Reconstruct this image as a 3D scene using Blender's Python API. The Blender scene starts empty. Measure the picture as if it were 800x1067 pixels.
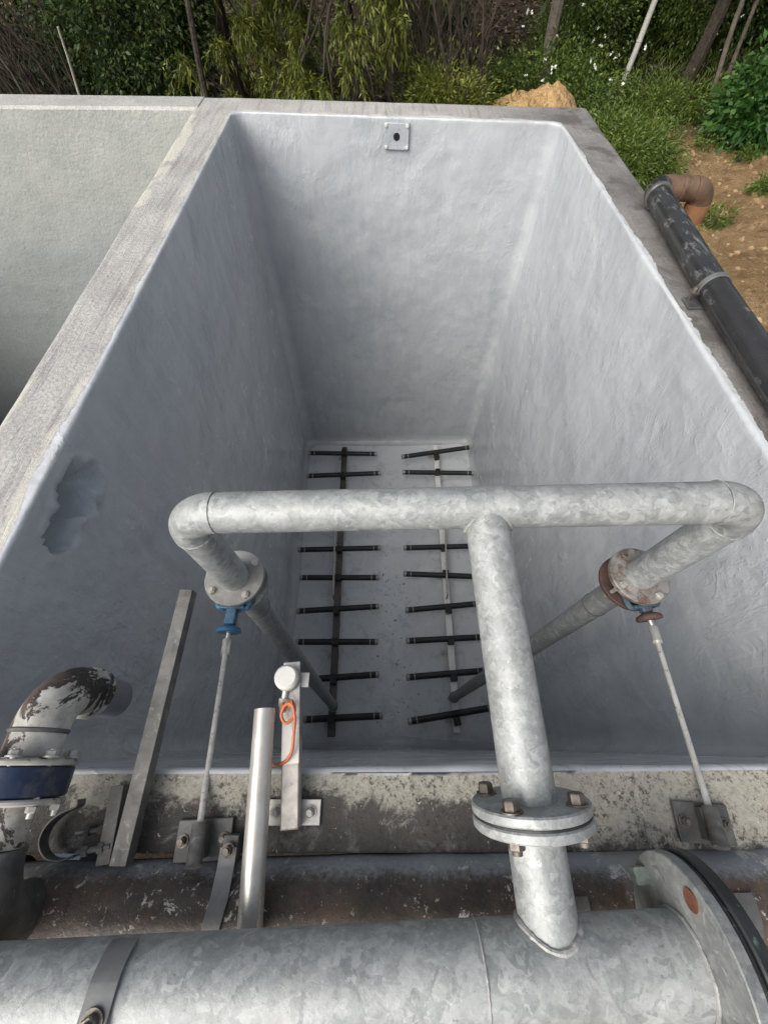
import bpy, math, random
import numpy as np
from mathutils import Vector, Matrix, noise as mn
random.seed(7); RNG = np.random.default_rng(11)
V = Vector
C = bpy.context.scene
col = C.collection
PI = math.pi

# ------------------------------------------------------------------ camera
CAM_H = 1.2
TILT = math.atan(707.5/431.0)
cam = bpy.data.objects.new('camera', bpy.data.cameras.new('camera')); col.objects.link(cam)
cam.location = (0, 0, CAM_H); cam.rotation_euler = (PI/2-TILT, 0, 0)
cam.data.sensor_fit = 'HORIZONTAL'; cam.data.sensor_width = 36; cam.data.lens = 36*431/800
cam.data.clip_start = 0.02; cam.data.clip_end = 500
C.camera = cam
SN, CS = math.sin(TILT), math.cos(TILT)
def ray(u, v):
    a = (u-400)/431.; b = (v-533.5)/431.
    return V((a, CS-b*SN, -SN-b*CS))
def PZ(u, v, z):                                   # survey point on a level
    r = ray(u, v); t = (z-CAM_H)/r.z; return V((r.x*t, r.y*t, z))
def PY(u, v, y):                                   # survey point on a cross plane
    r = ray(u, v); t = y/r.y; return V((r.x*t, y, CAM_H+r.z*t))
def PX(u, v, x):
    r = ray(u, v); t = x/r.x; return V((x, r.y*t, CAM_H+r.z*t))

# ------------------------------------------------------------------ mesh helpers
class MB:
    def __init__(s): s.v = []; s.f = []
    def add(s, vs, fs):
        o = len(s.v); s.v += [V(p) for p in vs]; s.f += [tuple(i+o for i in f) for f in fs]; return s
    def sweep(s, pts, r, n=20, cap=True, rough=0.0):
        pts = [V(p) for p in pts]; m = len(pts)
        rs = r if isinstance(r, (list, tuple)) else [r]*m
        T = []
        for i in range(m):
            a = pts[max(i-1, 0)]; b = pts[min(i+1, m-1)]; T.append((b-a).normalized())
        up = V((0, 0, 1)) if abs(T[0].z) < .9 else V((0, 1, 0))
        N = (up-T[0]*up.dot(T[0])).normalized(); vs = []
        for i in range(m):
            N = (N-T[i]*N.dot(T[i])).normalized(); B = T[i].cross(N)
            for k in range(n):
                a = 2*PI*k/n; rr = rs[i]
                p = pts[i]+(N*math.cos(a)+B*math.sin(a))*rr
                if rough: p += (p-pts[i]).normalized()*mn.noise(p*9)*rough
                vs.append(p)
        fs = [(i*n+k, i*n+(k+1) % n, (i+1)*n+(k+1) % n, (i+1)*n+k) for i in range(m-1) for k in range(n)]
        if cap: fs += [tuple(range(n-1, -1, -1)), tuple((m-1)*n+k for k in range(n))]
        return s.add(vs, fs)
    def cyl(s, a, b, r, n=24, r2=None, cap=True):
        return s.sweep([a, b], [r, r if r2 is None else r2], n, cap)
    def lathe(s, p, ax, prof, n=40, closed=False):  # prof: (radius, height along axis)
        p = V(p); ax = V(ax).normalized()
        up = V((0, 0, 1)) if abs(ax.z) < .9 else V((0, 1, 0))
        N = (up-ax*up.dot(ax)).normalized(); B = ax.cross(N); vs = []
        for (r, h) in prof:
            for k in range(n):
                a = 2*PI*k/n; vs.append(p+ax*h+(N*math.cos(a)+B*math.sin(a))*r)
        m = len(prof); q = range(m) if closed else range(m-1)
        fs = [(i*n+k, i*n+(k+1) % n, ((i+1) % m)*n+(k+1) % n, ((i+1) % m)*n+k) for i in q for k in range(n)]
        if not closed:
            fs += [tuple(range(n-1, -1, -1)), tuple((m-1)*n+k for k in range(n))]
        return s.add(vs, fs)
    def ring(s, p, ax, r0, r1, h0, h1, bev=.002, n=44):
        return s.lathe(p, ax, [(r0, h0), (r1-bev, h0), (r1, h0+bev), (r1, h1-bev), (r1-bev, h1), (r0, h1)], n, True)
    def box(s, c, size, R=None):
        c = V(c); vs = []
        for x in (-.5, .5):
            for y in (-.5, .5):
                for z in (-.5, .5):
                    d = V((x*size[0], y*size[1], z*size[2])); vs.append(c+(R @ d if R else d))
        return s.add(vs, [(0, 1, 3, 2), (4, 6, 7, 5), (0, 4, 5, 1), (2, 3, 7, 6), (0, 2, 6, 4), (1, 5, 7, 3)])
    def bar(s, a, b, w, h, side=None):               # rectangular bar from a to b
        a = V(a); b = V(b); t = (b-a); L = t.length; t.normalize()
        sd = V(side) if side is not None else (t.cross(V((0, 0, 1))) if abs(t.z) < .95 else V((1, 0, 0)))
        sd = (sd-t*sd.dot(t)).normalized(); up = sd.cross(t)
        R = Matrix((sd, t, up)).transposed()
        return s.box((a+b)/2, (w, L, h), R)
    def hexa(s, p, ax, r, h):
        return s.lathe(p, ax, [(r, 0), (r, h*.82), (r*.86, h)], 6)
    def ribbon(s, pts, sides, w, th, nrm):           # flat strap: centre points, side vectors, normals
        vs = []
        for p, sd, nn in zip(pts, sides, nrm):
            for (a, b) in ((-.5, 0), (.5, 0), (.5, 1), (-.5, 1)): vs.append(V(p)+V(sd)*a*w+V(nn)*b*th)
        m = len(pts)
        fs = [(i*4+k, i*4+(k+1) % 4, (i+1)*4+(k+1) % 4, (i+1)*4+k) for i in range(m-1) for k in range(4)]
        fs += [(3, 2, 1, 0), tuple((m-1)*4+k for k in range(4))]
        return s.add(vs, fs)
    def build(s, name, mat, parent=None, bevel=0, smooth=35):
        base = V((0, 0, 0))
        if parent is not None:
            r = parent
            while r.parent: r = r.parent
            base = r.location
        me = bpy.data.meshes.new(name); me.from_pydata([tuple(p-base) for p in s.v], [], s.f)
        import bmesh
        b = bmesh.new(); b.from_mesh(me); bmesh.ops.recalc_face_normals(b, faces=b.faces); b.to_mesh(me); b.free()
        me.polygons.foreach_set('use_smooth', [True]*len(me.polygons))
        me.set_sharp_from_angle(angle=math.radians(smooth))
        me.materials.append(mat)
        o = bpy.data.objects.new(name, me); col.objects.link(o); o.parent = parent
        if bevel:
            m = o.modifiers.new('bevel', 'BEVEL'); m.width = bevel; m.segments = 2; m.limit_method = 'ANGLE'; m.harden_normals = False
        return o

def thing(name, label, cat, loc=(0, 0, 0), group=None):
    o = bpy.data.objects.new(name, None); col.objects.link(o); o.location = loc; o.empty_display_size = .1
    o['label'] = label; o['category'] = cat
    if group: o['group'] = group
    return o
def tag(o, label, cat, group=None, kind=None):
    if label: o['label'] = label
    if cat: o['category'] = cat
    if group: o['group'] = group
    if kind: o['kind'] = kind
    return o
def arc(p0, c, p1, n=12):
    """rounded bend between p0 and p1 with corner c (p0, p1 equally far from c)"""
    p0 = V(p0); c = V(c); p1 = V(p1); d0 = (p0-c); d1 = (p1-c); L = d0.length
    ang = d0.angle(d1); ctr = c+(d0.normalized()+d1.normalized()).normalized()*(L/math.cos(ang/2))
    a = p0-ctr; b = p1-ctr; th = a.angle(b)
    return [ctr+(a*math.sin((1-i/n)*th)+b*math.sin(i/n*th))/math.sin(th) for i in range(n+1)]
def spline(pts, n=8):
    pts = [V(p) for p in pts]; P = [pts[0]*2-pts[1]]+pts+[pts[-1]*2-pts[-2]]; out = []
    for i in range(1, len(P)-2):
        for k in range(n):
            t = k/n; a, b, c, d = P[i-1:i+3]
            out.append(.5*((2*b)+(c-a)*t+(2*a-5*b+4*c-d)*t*t+(3*b-a-3*c+d)*t**3))
    return out+[pts[-1]]

# ------------------------------------------------------------------ material helpers
class NT:
    def __init__(s, name):
        s.m = bpy.data.materials.new(name); s.m.use_nodes = True; s.t = s.m.node_tree; s.n = s.t.nodes
        s.b = s.n['Principled BSDF']; s.tc = s.n.new('ShaderNodeTexCoord'); s.co = s.tc.outputs['Object']
    def lk(s, a, b): s.t.links.new(a, b)
    def put(s, sock, val):
        if hasattr(val, 'is_output'): s.lk(val, sock)
        elif isinstance(val, (tuple, list)) and len(val) == 3 and sock.type == 'RGBA': sock.default_value = (*val, 1)
        else: sock.default_value = val
    def map(s, scale=(1, 1, 1), loc=(0, 0, 0), rot=(0, 0, 0)):
        m = s.n.new('ShaderNodeMapping'); s.lk(s.co, m.inputs[0]); m.inputs[1].default_value = loc; m.inputs[2].default_value = rot; m.inputs[3].default_value = scale; return m.outputs[0]
    def noise(s, scale, detail=4, rough=.55, dist=0, vec=None):
        k = s.n.new('ShaderNodeTexNoise'); s.lk(vec or s.co, k.inputs['Vector'])
        k.inputs['Scale'].default_value = scale; k.inputs['Detail'].default_value = detail; k.inputs['Roughness'].default_value = rough; k.inputs['Distortion'].default_value = dist
        return k.outputs['Fac']
    def voro(s, scale, feature='F1', out='Distance', vec=None, rand=1):
        k = s.n.new('ShaderNodeTexVoronoi'); k.feature = feature; s.lk(vec or s.co, k.inputs['Vector']); k.inputs['Scale'].default_value = scale; k.inputs['Randomness'].default_value = rand
        return k.outputs[out]
    def ramp(s, fac, stops, interp='LINEAR'):
        k = s.n.new('ShaderNodeValToRGB'); s.lk(fac, k.inputs[0]); e = k.color_ramp.elements; k.color_ramp.interpolation = interp
        while len(e) < len(stops): e.new(.5)
        for i, (p, c) in enumerate(stops):
            e[i].position = p; e[i].color = (c, c, c, 1) if isinstance(c, (int, float)) else (*c, 1)
        return k.outputs[0]
    def step(s, fac, a, b): 
        k = s.n.new('ShaderNodeMapRange'); k.interpolation_type = 'SMOOTHSTEP'; s.put(k.inputs[0], fac); k.inputs[1].default_value = a; k.inputs[2].default_value = b
        return k.outputs[0]
    def mix(s, fac, a, b, mode='MIX'):
        k = s.n.new('ShaderNodeMix'); k.data_type = 'RGBA'; k.blend_type = mode
        s.put(k.inputs[0], fac); s.put(k.inputs[6], a); s.put(k.inputs[7], b); return k.outputs[2]
    def math(s, op, a, b=0.0, c=None):
        k = s.n.new('ShaderNodeMath'); k.operation = op; s.put(k.inputs[0], a); s.put(k.inputs[1], b)
        if c is not None: s.put(k.inputs[2], c)
        return k.outputs[0]
    def xyz(s, vec=None):
        k = s.n.new('ShaderNodeSeparateXYZ'); s.lk(vec or s.co, k.inputs[0]); return k.outputs
    def attr(s, name):
        k = s.n.new('ShaderNodeAttribute'); k.attribute_name = name; return k.outputs['Fac']
    def bump(s, h, strength, dist=.01, nrm=None):
        k = s.n.new('ShaderNodeBump'); s.lk(h, k.inputs['Height']); s.put(k.inputs['Strength'], strength); k.inputs['Distance'].default_value = dist
        if nrm: s.lk(nrm, k.inputs['Normal'])
        return k.outputs[0]
    def fin(s, color=None, rough=None, metal=None, normal=None, spec=None, coat=None):
        for n, v in (('Base Color', color), ('Roughness', rough), ('Metallic', metal), ('Normal', normal), ('Specular IOR Level', spec), ('Coat Weight', coat)):
            if v is not None: s.put(s.b.inputs[n], v)
        return s.m

def coat_color(t):
    big = t.noise(1.3, 4, .6, .6); streak = t.noise(2.6, 6, .65, .5, t.map((3.4, 3.4, .5)))
    a = t.mix(t.ramp(big, [(.3, 0.), (.7, 1.)]), (.39, .416, .442), (.50, .520, .535))
    a = t.mix(t.ramp(streak, [(.42, 0.), (.66, .35)]), a, (.555, .575, .59))
    a = t.mix(t.ramp(t.noise(4.5, 7, .72, 1.0), [(.52, 0.), (.70, .4)]), a, (.335, .366, .40))
    a = t.mix(t.ramp(t.noise(34, 6, .75, .4), [(.55, 0.), (.68, .35)]), a, (.58, .60, .615))
    a = t.mix(t.math('MULTIPLY', t.step(t.noise(90, 4, .75), .64, .68), t.step(t.noise(3.1, 4), .5, .62)), a, (.20, .21, .22))
    run = t.noise(6, 5, .6, .3, t.map((7, 7, .35), (4, 1, 0))); a = t.mix(t.math('MULTIPLY', t.math('MULTIPLY', t.step(run, .58, .68), .6), t.step(t.noise(1.4, 3), .5, .65)), a, (.57, .58, .58))
    x, y, z = t.xyz(); silt = t.step(t.math('ADD', t.math('MULTIPLY', z, -1.0), t.math('MULTIPLY', t.noise(2.5, 5, .65), .7)), 3.85, 4.4)
    a = t.mix(t.math('MULTIPLY', silt, .45), a, (.30, .305, .30))
    return a
def coat_bump(t, k=1.0):
    h1 = t.noise(4, 3, .5, .4, t.map((1, 1, .8))); h2 = t.noise(11, 3, .5, .35, t.map((1, 1, .75))); h3 = t.noise(85, 2, .5, .3)
    patch = t.step(t.noise(1.7, 4, .6), .42, .62)
    x, y, z = t.xyz()
    near = t.math('MULTIPLY', t.math('MULTIPLY', t.step(x, -1.0, -1.15), t.step(z, -.02, -.14)), t.step(y, 1.3, .1))
    amt = t.math('ADD', t.math('MULTIPLY', patch, .35), t.math('ADD', t.math('MULTIPLY', near, .65), .05))
    drip = t.ramp(t.noise(5, 4, .55, .9, t.map((1, 1, .5))), [(.46, 0.), (.5, 1.), (.54, 0.)])
    n = t.bump(h1, .5*k, .04); n = t.bump(h2, t.math('MULTIPLY', amt, k), .018, n); n = t.bump(t.math('MULTIPLY', drip, patch), .22*k, .008, n)
    pim = t.ramp(t.voro(34), [(0.0, 1.), (.20, 0.)]); n = t.bump(t.math('MULTIPLY', pim, t.step(t.noise(2.6, 3), .52, .64)), .4*k, .006, n)
    n = t.bump(t.noise(48, 4, .6, .3), t.math('ADD', t.math('MULTIPLY', patch, .3*k), .08), .006, n)
    return t.bump(h3, .10*k, .003, n)
def concrete_col(t, dark=(.15, .145, .14), light=(.36, .35, .33)):
    a = t.mix(t.ramp(t.noise(2.6, 6, .65, .5), [(.3, 0.), (.68, 1.)]), dark, light)
    a = t.mix(t.ramp(t.noise(70, 3, .7), [(.4, .0), (.7, .5)]), a, (.10, .10, .095))
    a = t.mix(t.ramp(t.noise(16, 5, .7, .5), [(.55, 0.), (.75, .45)]), a, (.45, .44, .41))
    return a

def mat_tank():
    t = NT('tank_lining_and_concrete')
    d = t.attr('coat')                                # metres inside (+) or outside (-) the painted edge
    edge = t.math('ADD', d, t.math('ADD', t.math('MULTIPLY', t.math('SUBTRACT', t.noise(9, 6, .7), .5), .07), t.math('MULTIPLY', t.math('SUBTRACT', t.noise(1.9, 3, .6), .5), .10)))
    x, y, z = t.xyz(); front = t.step(y, .12, .03)
    edge = t.mix(front, edge, t.math('ADD', t.math('SUBTRACT', d, .012), t.math('MULTIPLY', t.math('SUBTRACT', t.noise(12, 8, .75), .5), .03)))
    k = t.step(edge, -.004, .004)
    x, y, z = t.xyz()
                          # front wall: weathered, efflorescence and dark staining
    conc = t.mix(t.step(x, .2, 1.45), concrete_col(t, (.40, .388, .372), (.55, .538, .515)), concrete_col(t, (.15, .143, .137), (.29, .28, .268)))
    streak = t.noise(5, 5, .6, .3, t.map((5, .35, 1))); conc = t.mix(t.ramp(streak, [(.5, 0.), (.66, .5)]), conc, (.18, .172, .168))
    rightw = t.step(x, 1.44, 1.6)
    wet = t.math('MULTIPLY', rightw, t.step(t.math('ADD', t.math('MULTIPLY', y, -.35), t.math('MULTIPLY', t.noise(4, 7, .7), 1.6)), -.75, .45))
    conc = t.mix(t.math('MULTIPLY', wet, .95), conc, (.085, .075, .065))
    fl = concrete_col(t, (.045, .04, .036), (.115, .105, .095))
    bl = t.noise(6.5, 7, .74, .8)
    e = t.math('ADD', t.math('ADD', bl, t.math('MULTIPLY', y, 2.4)), t.math('ADD', t.math('MULTIPLY', t.step(x, .15, .6), .26), .13))
    crust = t.noise(10, 10, .80, .5); gate = t.math('ADD', e, t.math('ADD', t.math('MULTIPLY', t.math('SUBTRACT', crust, .5), .9), t.math('MULTIPLY', t.step(t.math('ADD', y, t.math('MULTIPLY', t.noise(4, 4), .05)), -.075, -.02), .13)))
    fl = t.mix(t.step(gate, .44, .60), fl, t.mix(t.noise(60, 7, .8), (.16, .15, .125), (.60, .57, .485)))
    pit = t.math('MULTIPLY', t.step(t.noise(80, 7, .82), .50, .58), t.step(t.noise(11, 7, .78), .40, .56)); fl = t.mix(t.math('MULTIPLY', pit, .9), fl, (.05, .045, .04))
    fl = t.mix(t.math('MULTIPLY', t.step(t.noise(48, 6, .78, .6), .62, .655), t.step(t.noise(7, 3), .42, .55)), fl, (.6, .58, .53))
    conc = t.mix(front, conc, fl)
    dk = t.math('MULTIPLY', t.step(t.noise(3.3, 7, .72, .5), .50, .60), t.step(x, 1.2, 1.5)); conc = t.mix(t.math('MULTIPLY', dk, .75), conc, (.085, .08, .075))
    cream = t.math('MULTIPLY', t.step(edge, -.05, -.02), t.step(t.noise(2.3, 4, .6), .47, .56))
    cream = t.math('MULTIPLY', t.math('MULTIPLY', cream, t.step(x, 1.35, .9)), t.math('SUBTRACT', 1.0, front)); conc = t.mix(t.math('MULTIPLY', cream, .85), conc, (.55, .53, .47))
    oc = t.math('MULTIPLY', t.step(t.math('ADD', x, t.math('MULTIPLY', t.noise(6, 4), .06)), -1.43, -1.46), t.step(t.noise(1.7, 3), .52, .56))
    conc = t.mix(t.math('MULTIPLY', oc, .8), conc, (.56, .55, .47))
    cc = coat_color(t)
    cc = t.mix(t.math('MULTIPLY', t.math('MULTIPLY', t.step(edge, .05, .0), t.math('SUBTRACT', 1.0, front)), t.step(t.noise(3, 4), .4, .6)), cc, (.60, .615, .625))
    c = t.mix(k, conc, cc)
    nc = coat_bump(t)
    ncon = t.bump(t.noise(45, 6, .7), .6, .012); ncon = t.bump(t.math('MULTIPLY', t.ramp(t.noise(4, 5, .6, .2, t.map((6, .3, 1))), [(.46, 1.), (.5, 0.), (.54, 1.)]), t.math('SUBTRACT', 1.0, front)), .3, .006, ncon)
    mixn = t.n.new('ShaderNodeMix'); mixn.data_type = 'VECTOR'; t.put(mixn.inputs[0], k); t.lk(ncon, mixn.inputs[4]); t.lk(nc, mixn.inputs[5])
    nn = t.bump(k, .35, .004, mixn.outputs[1])
    r = t.mix(k, (.88, .88, .88), t.ramp(t.noise(3, 4), [(.3, .16), (.7, .30)]))
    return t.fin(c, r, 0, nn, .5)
def mat_floor():
    t = NT('tank_floor_coating')
    a = coat_color(t); a = t.mix(.75, a, (.64, .66, .68))
    a = t.mix(t.ramp(t.noise(3.4, 6, .65, .8), [(.55, 0.), (.7, .5)]), a, (.72, .73, .73))
    x, y, z = t.xyz()
    mid = t.math('MULTIPLY', t.step(t.math('ABSOLUTE', t.math('SUBTRACT', x, .08)), .42, .05), t.step(t.math('ABSOLUTE', t.math('SUBTRACT', y, 1.3)), 1.5, .2))
    spots = t.math('MULTIPLY', t.step(t.noise(21, 5, .7, .4), .615, .64), t.step(t.math('ADD', t.noise(2.1, 3), t.math('MULTIPLY', mid, .35)), .60, .7))
    a = t.mix(spots, a, (.02, .02, .018))
    a = t.mix(t.math('MULTIPLY', t.step(t.noise(5, 7, .72, .5, t.map((1, 1, 1), (3, 8, 0))), .53, .62), .45), a, (.36, .37, .36))
    a = t.mix(t.math('MULTIPLY', t.step(t.math('ADD', y, t.math('MULTIPLY', t.noise(6, 5, .7), .5)), .75, .35), .5), a, (.30, .30, .285))
    return t.fin(a, t.ramp(t.noise(4, 4), [(.3, .25), (.7, .5)]), 0, coat_bump(t, .7), .5)
def mat_old_coat():
    t = NT('adjoining_tank_coating'); x, y, z = t.xyz()
    a = t.mix(t.ramp(t.noise(2, 5, .6), [(.3, 0.), (.7, 1.)]), (.36, .378, .352), (.43, .442, .415))
    low = t.step(t.math('ADD', z, t.math('MULTIPLY', t.noise(1.5, 4, .6), 1.2)), .25, -.9)
    a = t.mix(low, a, (.315, .335, .33))
    top = t.step(z, -.035, -.02)
    a = t.mix(top, a, concrete_col(t, (.40, .395, .38), (.54, .535, .515)))
    n = t.bump(t.noise(42, 4, .6, .4), .55, .012); n = t.bump(t.noise(5, 3), .4, .04, n)
    return t.fin(a, .6, 0, n, .4)
def mat_galv(name='galvanised_steel', dirt=.3, lift=1.14):
    t = NT(name)
    vv = t.n.new('ShaderNodeMix'); vv.data_type = 'VECTOR'; vv.inputs[0].default_value = .10
    nz = t.n.new('ShaderNodeTexNoise'); t.lk(t.co, nz.inputs['Vector']); nz.inputs['Scale'].default_value = 26; nz.inputs['Detail'].default_value = 5
    t.lk(t.co, vv.inputs[4]); t.lk(nz.outputs['Color'], vv.inputs[5])
    g = t.n.new('ShaderNodeSeparateColor'); t.lk(t.voro(46, 'F1', 'Color', vv.outputs[1]), g.inputs[0])
    g2 = t.n.new('ShaderNodeSeparateColor'); t.lk(t.voro(95, 'F1', 'Color', vv.outputs[1]), g2.inputs[0])
    f = t.math('ADD', t.math('MULTIPLY', g.outputs[0], .20), t.math('MULTIPLY', g2.outputs[0], .12)); f = t.math('ADD', f, t.math('MULTIPLY', t.noise(19, 7, .68, 1.3), .42)); f = t.math('ADD', f, t.math('MULTIPLY', t.noise(5, 3, .6, .5), .26))
    a = t.ramp(f, [(.32, tuple(v*lift for v in (.205, .217, .217))), (.5, tuple(v*lift for v in (.295, .308, .305))), (.68, tuple(v*lift for v in (.405, .416, .41)))])
    a = t.mix(t.ramp(t.noise(5, 8, .75, 1.2), [(.48, 0.), (.70, min(1, dirt*1.2))]), a, (.17, .162, .145))
    a = t.mix(t.ramp(t.noise(15, 7, .75, 1.0, t.map((1, 1, 1), (3, 1, 7))), [(.55, 0.), (.66, .38)]), a, (.50, .51, .50))
    a = t.mix(t.math('MULTIPLY', t.step(t.noise(34, 6, .75, .5, t.map((1, 1, 1), (6, 3, 2))), .61, .67), .4), a, (.62, .625, .61))
    a = t.mix(t.ramp(t.noise(75, 5, .75), [(.62, 0.), (.70, .6)]), a, (.12, .112, .10))
    n = t.bump(t.noise(30, 5, .65), .25, .006); n = t.bump(t.noise(110, 3, .6), .15, .002, n)
    return t.fin(a, t.ramp(f, [(.3, .42), (.7, .62)]), .25, n, .5)
def mat_simple(name, col1, col2, rough=.5, metal=0, scale=18, bs=.15, spots=None, sp=(.6, .7), sscale=30, bd=.004):
    t = NT(name)
    a = t.mix(t.ramp(t.noise(scale, 5, .65, .5), [(.32, 0.), (.68, 1.)]), col1, col2)
    if spots: a = t.mix(t.ramp(t.noise(sscale, 5, .7, .5, t.map((1, 1, 1), (5, 2, 9))), [(sp[0], 0.), (sp[1], .9)]), a, spots)
    n = t.bump(t.noise(scale*3, 4, .6), bs, bd)
    return t.fin(a, t.ramp(t.noise(scale*.7, 4), [(.3, max(rough-.12, .05)), (.7, min(rough+.12, 1))]), metal, n)
def mat_rusty():
    t = NT('rusty_black_steel')
    x, y, z = t.xyz()
    a = t.mix(t.ramp(t.noise(9, 6, .7, .6), [(.38, 0.), (.62, 1.)]), (.048, .041, .036), (.11, .083, .064))
    a = t.mix(t.ramp(t.noise(7, 8, .75, .9), [(.52, 0.), (.66, .75)]), a, (.15, .085, .05))
    a = t.mix(t.ramp(t.noise(22, 7, .78, .4), [(.52, 0.), (.66, .6)]), a, (.03, .027, .025))
    top = t.step(t.math('ADD', y, t.math('MULTIPLY', t.noise(9, 6, .7), .04)), .055, .12)                       # grey highlight along the crown, painted into the pipe colour
    a = t.mix(t.step(t.math('ADD', t.math('MULTIPLY', top, .6), t.math('MULTIPLY', t.noise(90, 8, .8), .8)), .50, .98), a, (.27, .29, .315))
    w = t.ramp(t.noise(13, 6, .8, .4), [(.595, 0.), (.625, 1.)])
    a = t.mix(t.math('MULTIPLY', w, .9), a, (.55, .52, .48))
    a = t.mix(t.ramp(t.noise(60, 4, .8), [(.62, 0.), (.66, .7)]), a, (.5, .47, .42))
    sm = t.noise(3.4, 4, .6, .3); a = t.mix(t.ramp(sm, [(.62, 0.), (.7, .7)]), a, (.30, .27, .235))
    n = t.bump(t.noise(55, 5, .7), .4, .006)
    return t.fin(a, t.ramp(t.noise(8, 5), [(.35, .35), (.65, .65)]), .1, n)
def mat_peel():
    t = NT('peeling_white_on_dark_iron')
    a = t.mix(t.noise(20, 5, .7), (.03, .028, .026), (.09, .075, .062))
    br = t.math('ADD', t.noise(7, 5, .6), t.math('MULTIPLY', t.step(t.xyz()[0], .01, -.05), .25)); a = t.mix(t.ramp(br, [(.60, 0.), (.72, 1.)]), a, (.21, .15, .11))
    w = t.math('ADD', t.noise(10, 6, .72, .7), t.math('MULTIPLY', t.step(t.xyz()[0], -.04, .02), .13))
    ye = t.step(t.xyz()[1], .14, .19); a = t.mix(t.math('MULTIPLY', ye, .6), a, (.022, .02, .019)); w = t.math('SUBTRACT', w, t.math('MULTIPLY', ye, .035))
    a = t.mix(t.step(w, .575, .60), a, t.mix(t.ramp(t.noise(12, 6, .7), [(.35, 0.), (.6, 1.)]), (.24, .225, .195), (.56, .545, .50)))
    n = t.bump(t.step(w, .52, .57), .5, .004); n = t.bump(t.noise(50, 4, .7), .3, .004, n)
    return t.fin(a, .6, 0, n)
def mat_blackpipe():
    t = NT('scuffed_black_pipe')
    a = t.mix(t.noise(8, 5, .65), (.016, .016, .017), (.04, .04, .041))
    x, y, z = t.xyz()
    sc = t.noise(9, 7, .75, .4, t.map((3.2, .6, 1.0), (0, 0, 0), (0, 0, .45)))
    sc = t.math('ADD', sc, t.math('MULTIPLY', t.step(t.math('ADD', x, t.math('MULTIPLY', y, -.62)), .06, -.10), .10))
    a = t.mix(t.ramp(sc, [(.63, 0.), (.74, .65)]), a, (.28, .28, .285))
    a = t.mix(t.math('MULTIPLY', t.step(t.noise(4.3, 6, .7, 0, t.map((1, 1, 1), (2, 4, 1))), .64, .68), .7), a, (.26, .17, .10))
    return t.fin(a, t.ramp(t.noise(7, 4), [(.3, .16), (.7, .36)]), 0, t.bump(t.noise(40, 4, .6), .12, .004), .6)
def mat_leaf(name, c1, c2, c3, rough=.5, trans=.35):
    t = NT(name); g = t.n.new('ShaderNodeNewGeometry'); rnd = g.outputs['Random Per Island']
    a = t.ramp(rnd, [(0., c1), (.55, c2), (1., c3)])
    a = t.mix(t.ramp(t.noise(1.7, 3), [(.35, 0.), (.65, .5)]), a, c1)
    t.fin(a, rough, 0)
    tr = t.n.new('ShaderNodeBsdfTranslucent'); t.lk(a, tr.inputs[0])
    mx = t.n.new('ShaderNodeMixShader'); mx.inputs[0].default_value = trans
    t.lk(t.b.outputs[0], mx.inputs[1]); t.lk(tr.outputs[0], mx.inputs[2]); t.lk(mx.outputs[0], t.n['Material Output'].inputs[0])
    return t.m
def mat_ground():
    t = NT('bare_earth'); x, y, z = t.xyz()
    dirt = t.mix(t.ramp(t.noise(1.6, 6, .65, .4), [(.32, 0.), (.68, 1.)]), (.34, .21, .095), (.56, .38, .20))
    dirt = t.mix(t.ramp(t.noise(4.2, 7, .75, .5), [(.48, 0.), (.66, .75)]), dirt, (.20, .115, .055))
    dirt = t.mix(t.ramp(t.noise(14, 6, .72), [(.5, 0.), (.68, .8)]), dirt, (.66, .50, .31))
    dirt = t.mix(t.ramp(t.noise(26, 5, .75), [(.56, 0.), (.66, .75)]), dirt, (.15, .09, .045))
    dirt = t.mix(t.math('MULTIPLY', t.step(t.voro(26), .20, .12), t.step(t.noise(3, 3), .45, .6)), dirt, (.46, .38, .26))
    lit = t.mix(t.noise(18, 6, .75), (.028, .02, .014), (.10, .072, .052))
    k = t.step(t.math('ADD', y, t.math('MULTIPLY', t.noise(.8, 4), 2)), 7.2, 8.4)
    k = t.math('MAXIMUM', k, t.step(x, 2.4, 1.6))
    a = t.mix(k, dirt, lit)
    n = t.bump(t.noise(9, 8, .75), 1, .14); n = t.bump(t.noise(38, 6, .75), 1, .05, n)
    return t.fin(a, .95, 0, n, .2)

M = {}
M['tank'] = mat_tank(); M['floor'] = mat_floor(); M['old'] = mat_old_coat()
M['galv'] = mat_galv(); M['galv_dull'] = mat_galv('dull_galvanised_steel', .5, .78)
M['flange'] = mat_simple('worn_flange_steel', (.20, .195, .18), (.36, .35, .33), .5, .4, 14, .15, (.16, .10, .07), (.62, .75))
M['rustedplate'] = mat_simple('rust_stained_flange_steel', (.20, .19, .17), (.36, .345, .32), .55, .3, 14, .2, (.13, .07, .045), (.48, .62), 22)
M['rustflange'] = mat_simple('rust_red_flange', (.055, .032, .028), (.12, .07, .058), .7, .1, 20, .3)
M['rusty'] = mat_rusty(); M['peel'] = mat_peel(); M['blackpipe'] = mat_blackpipe()
M['stain'] = mat_simple('stainless_steel', (.52, .50, .46), (.66, .64, .60), .32, .55, 16, .05, (.38, .33, .27), (.6, .8), 24)
M['dirtystain'] = mat_simple('grimy_stainless', (.34, .31, .28), (.56, .53, .49), .42, .4, 30, .08, (.20, .16, .12), (.6, .75), 40)
M['rodsteel'] = mat_simple('speckled_bright_rod', (.50, .48, .44), (.70, .68, .64), .35, .3, 26, .1, (.12, .10, .085), (.58, .66), 70)
M['dark'] = mat_simple('dark_weathered_steel', (.075, .075, .075), (.17, .168, .16), .55, .35, 16, .2, (.30, .29, .27), (.62, .74), 28)
M['channel'] = mat_simple('weathered_channel_steel', (.075, .073, .068), (.20, .195, .185), .5, .3, 13, .25, (.30, .285, .26), (.58, .70), 40)
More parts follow.
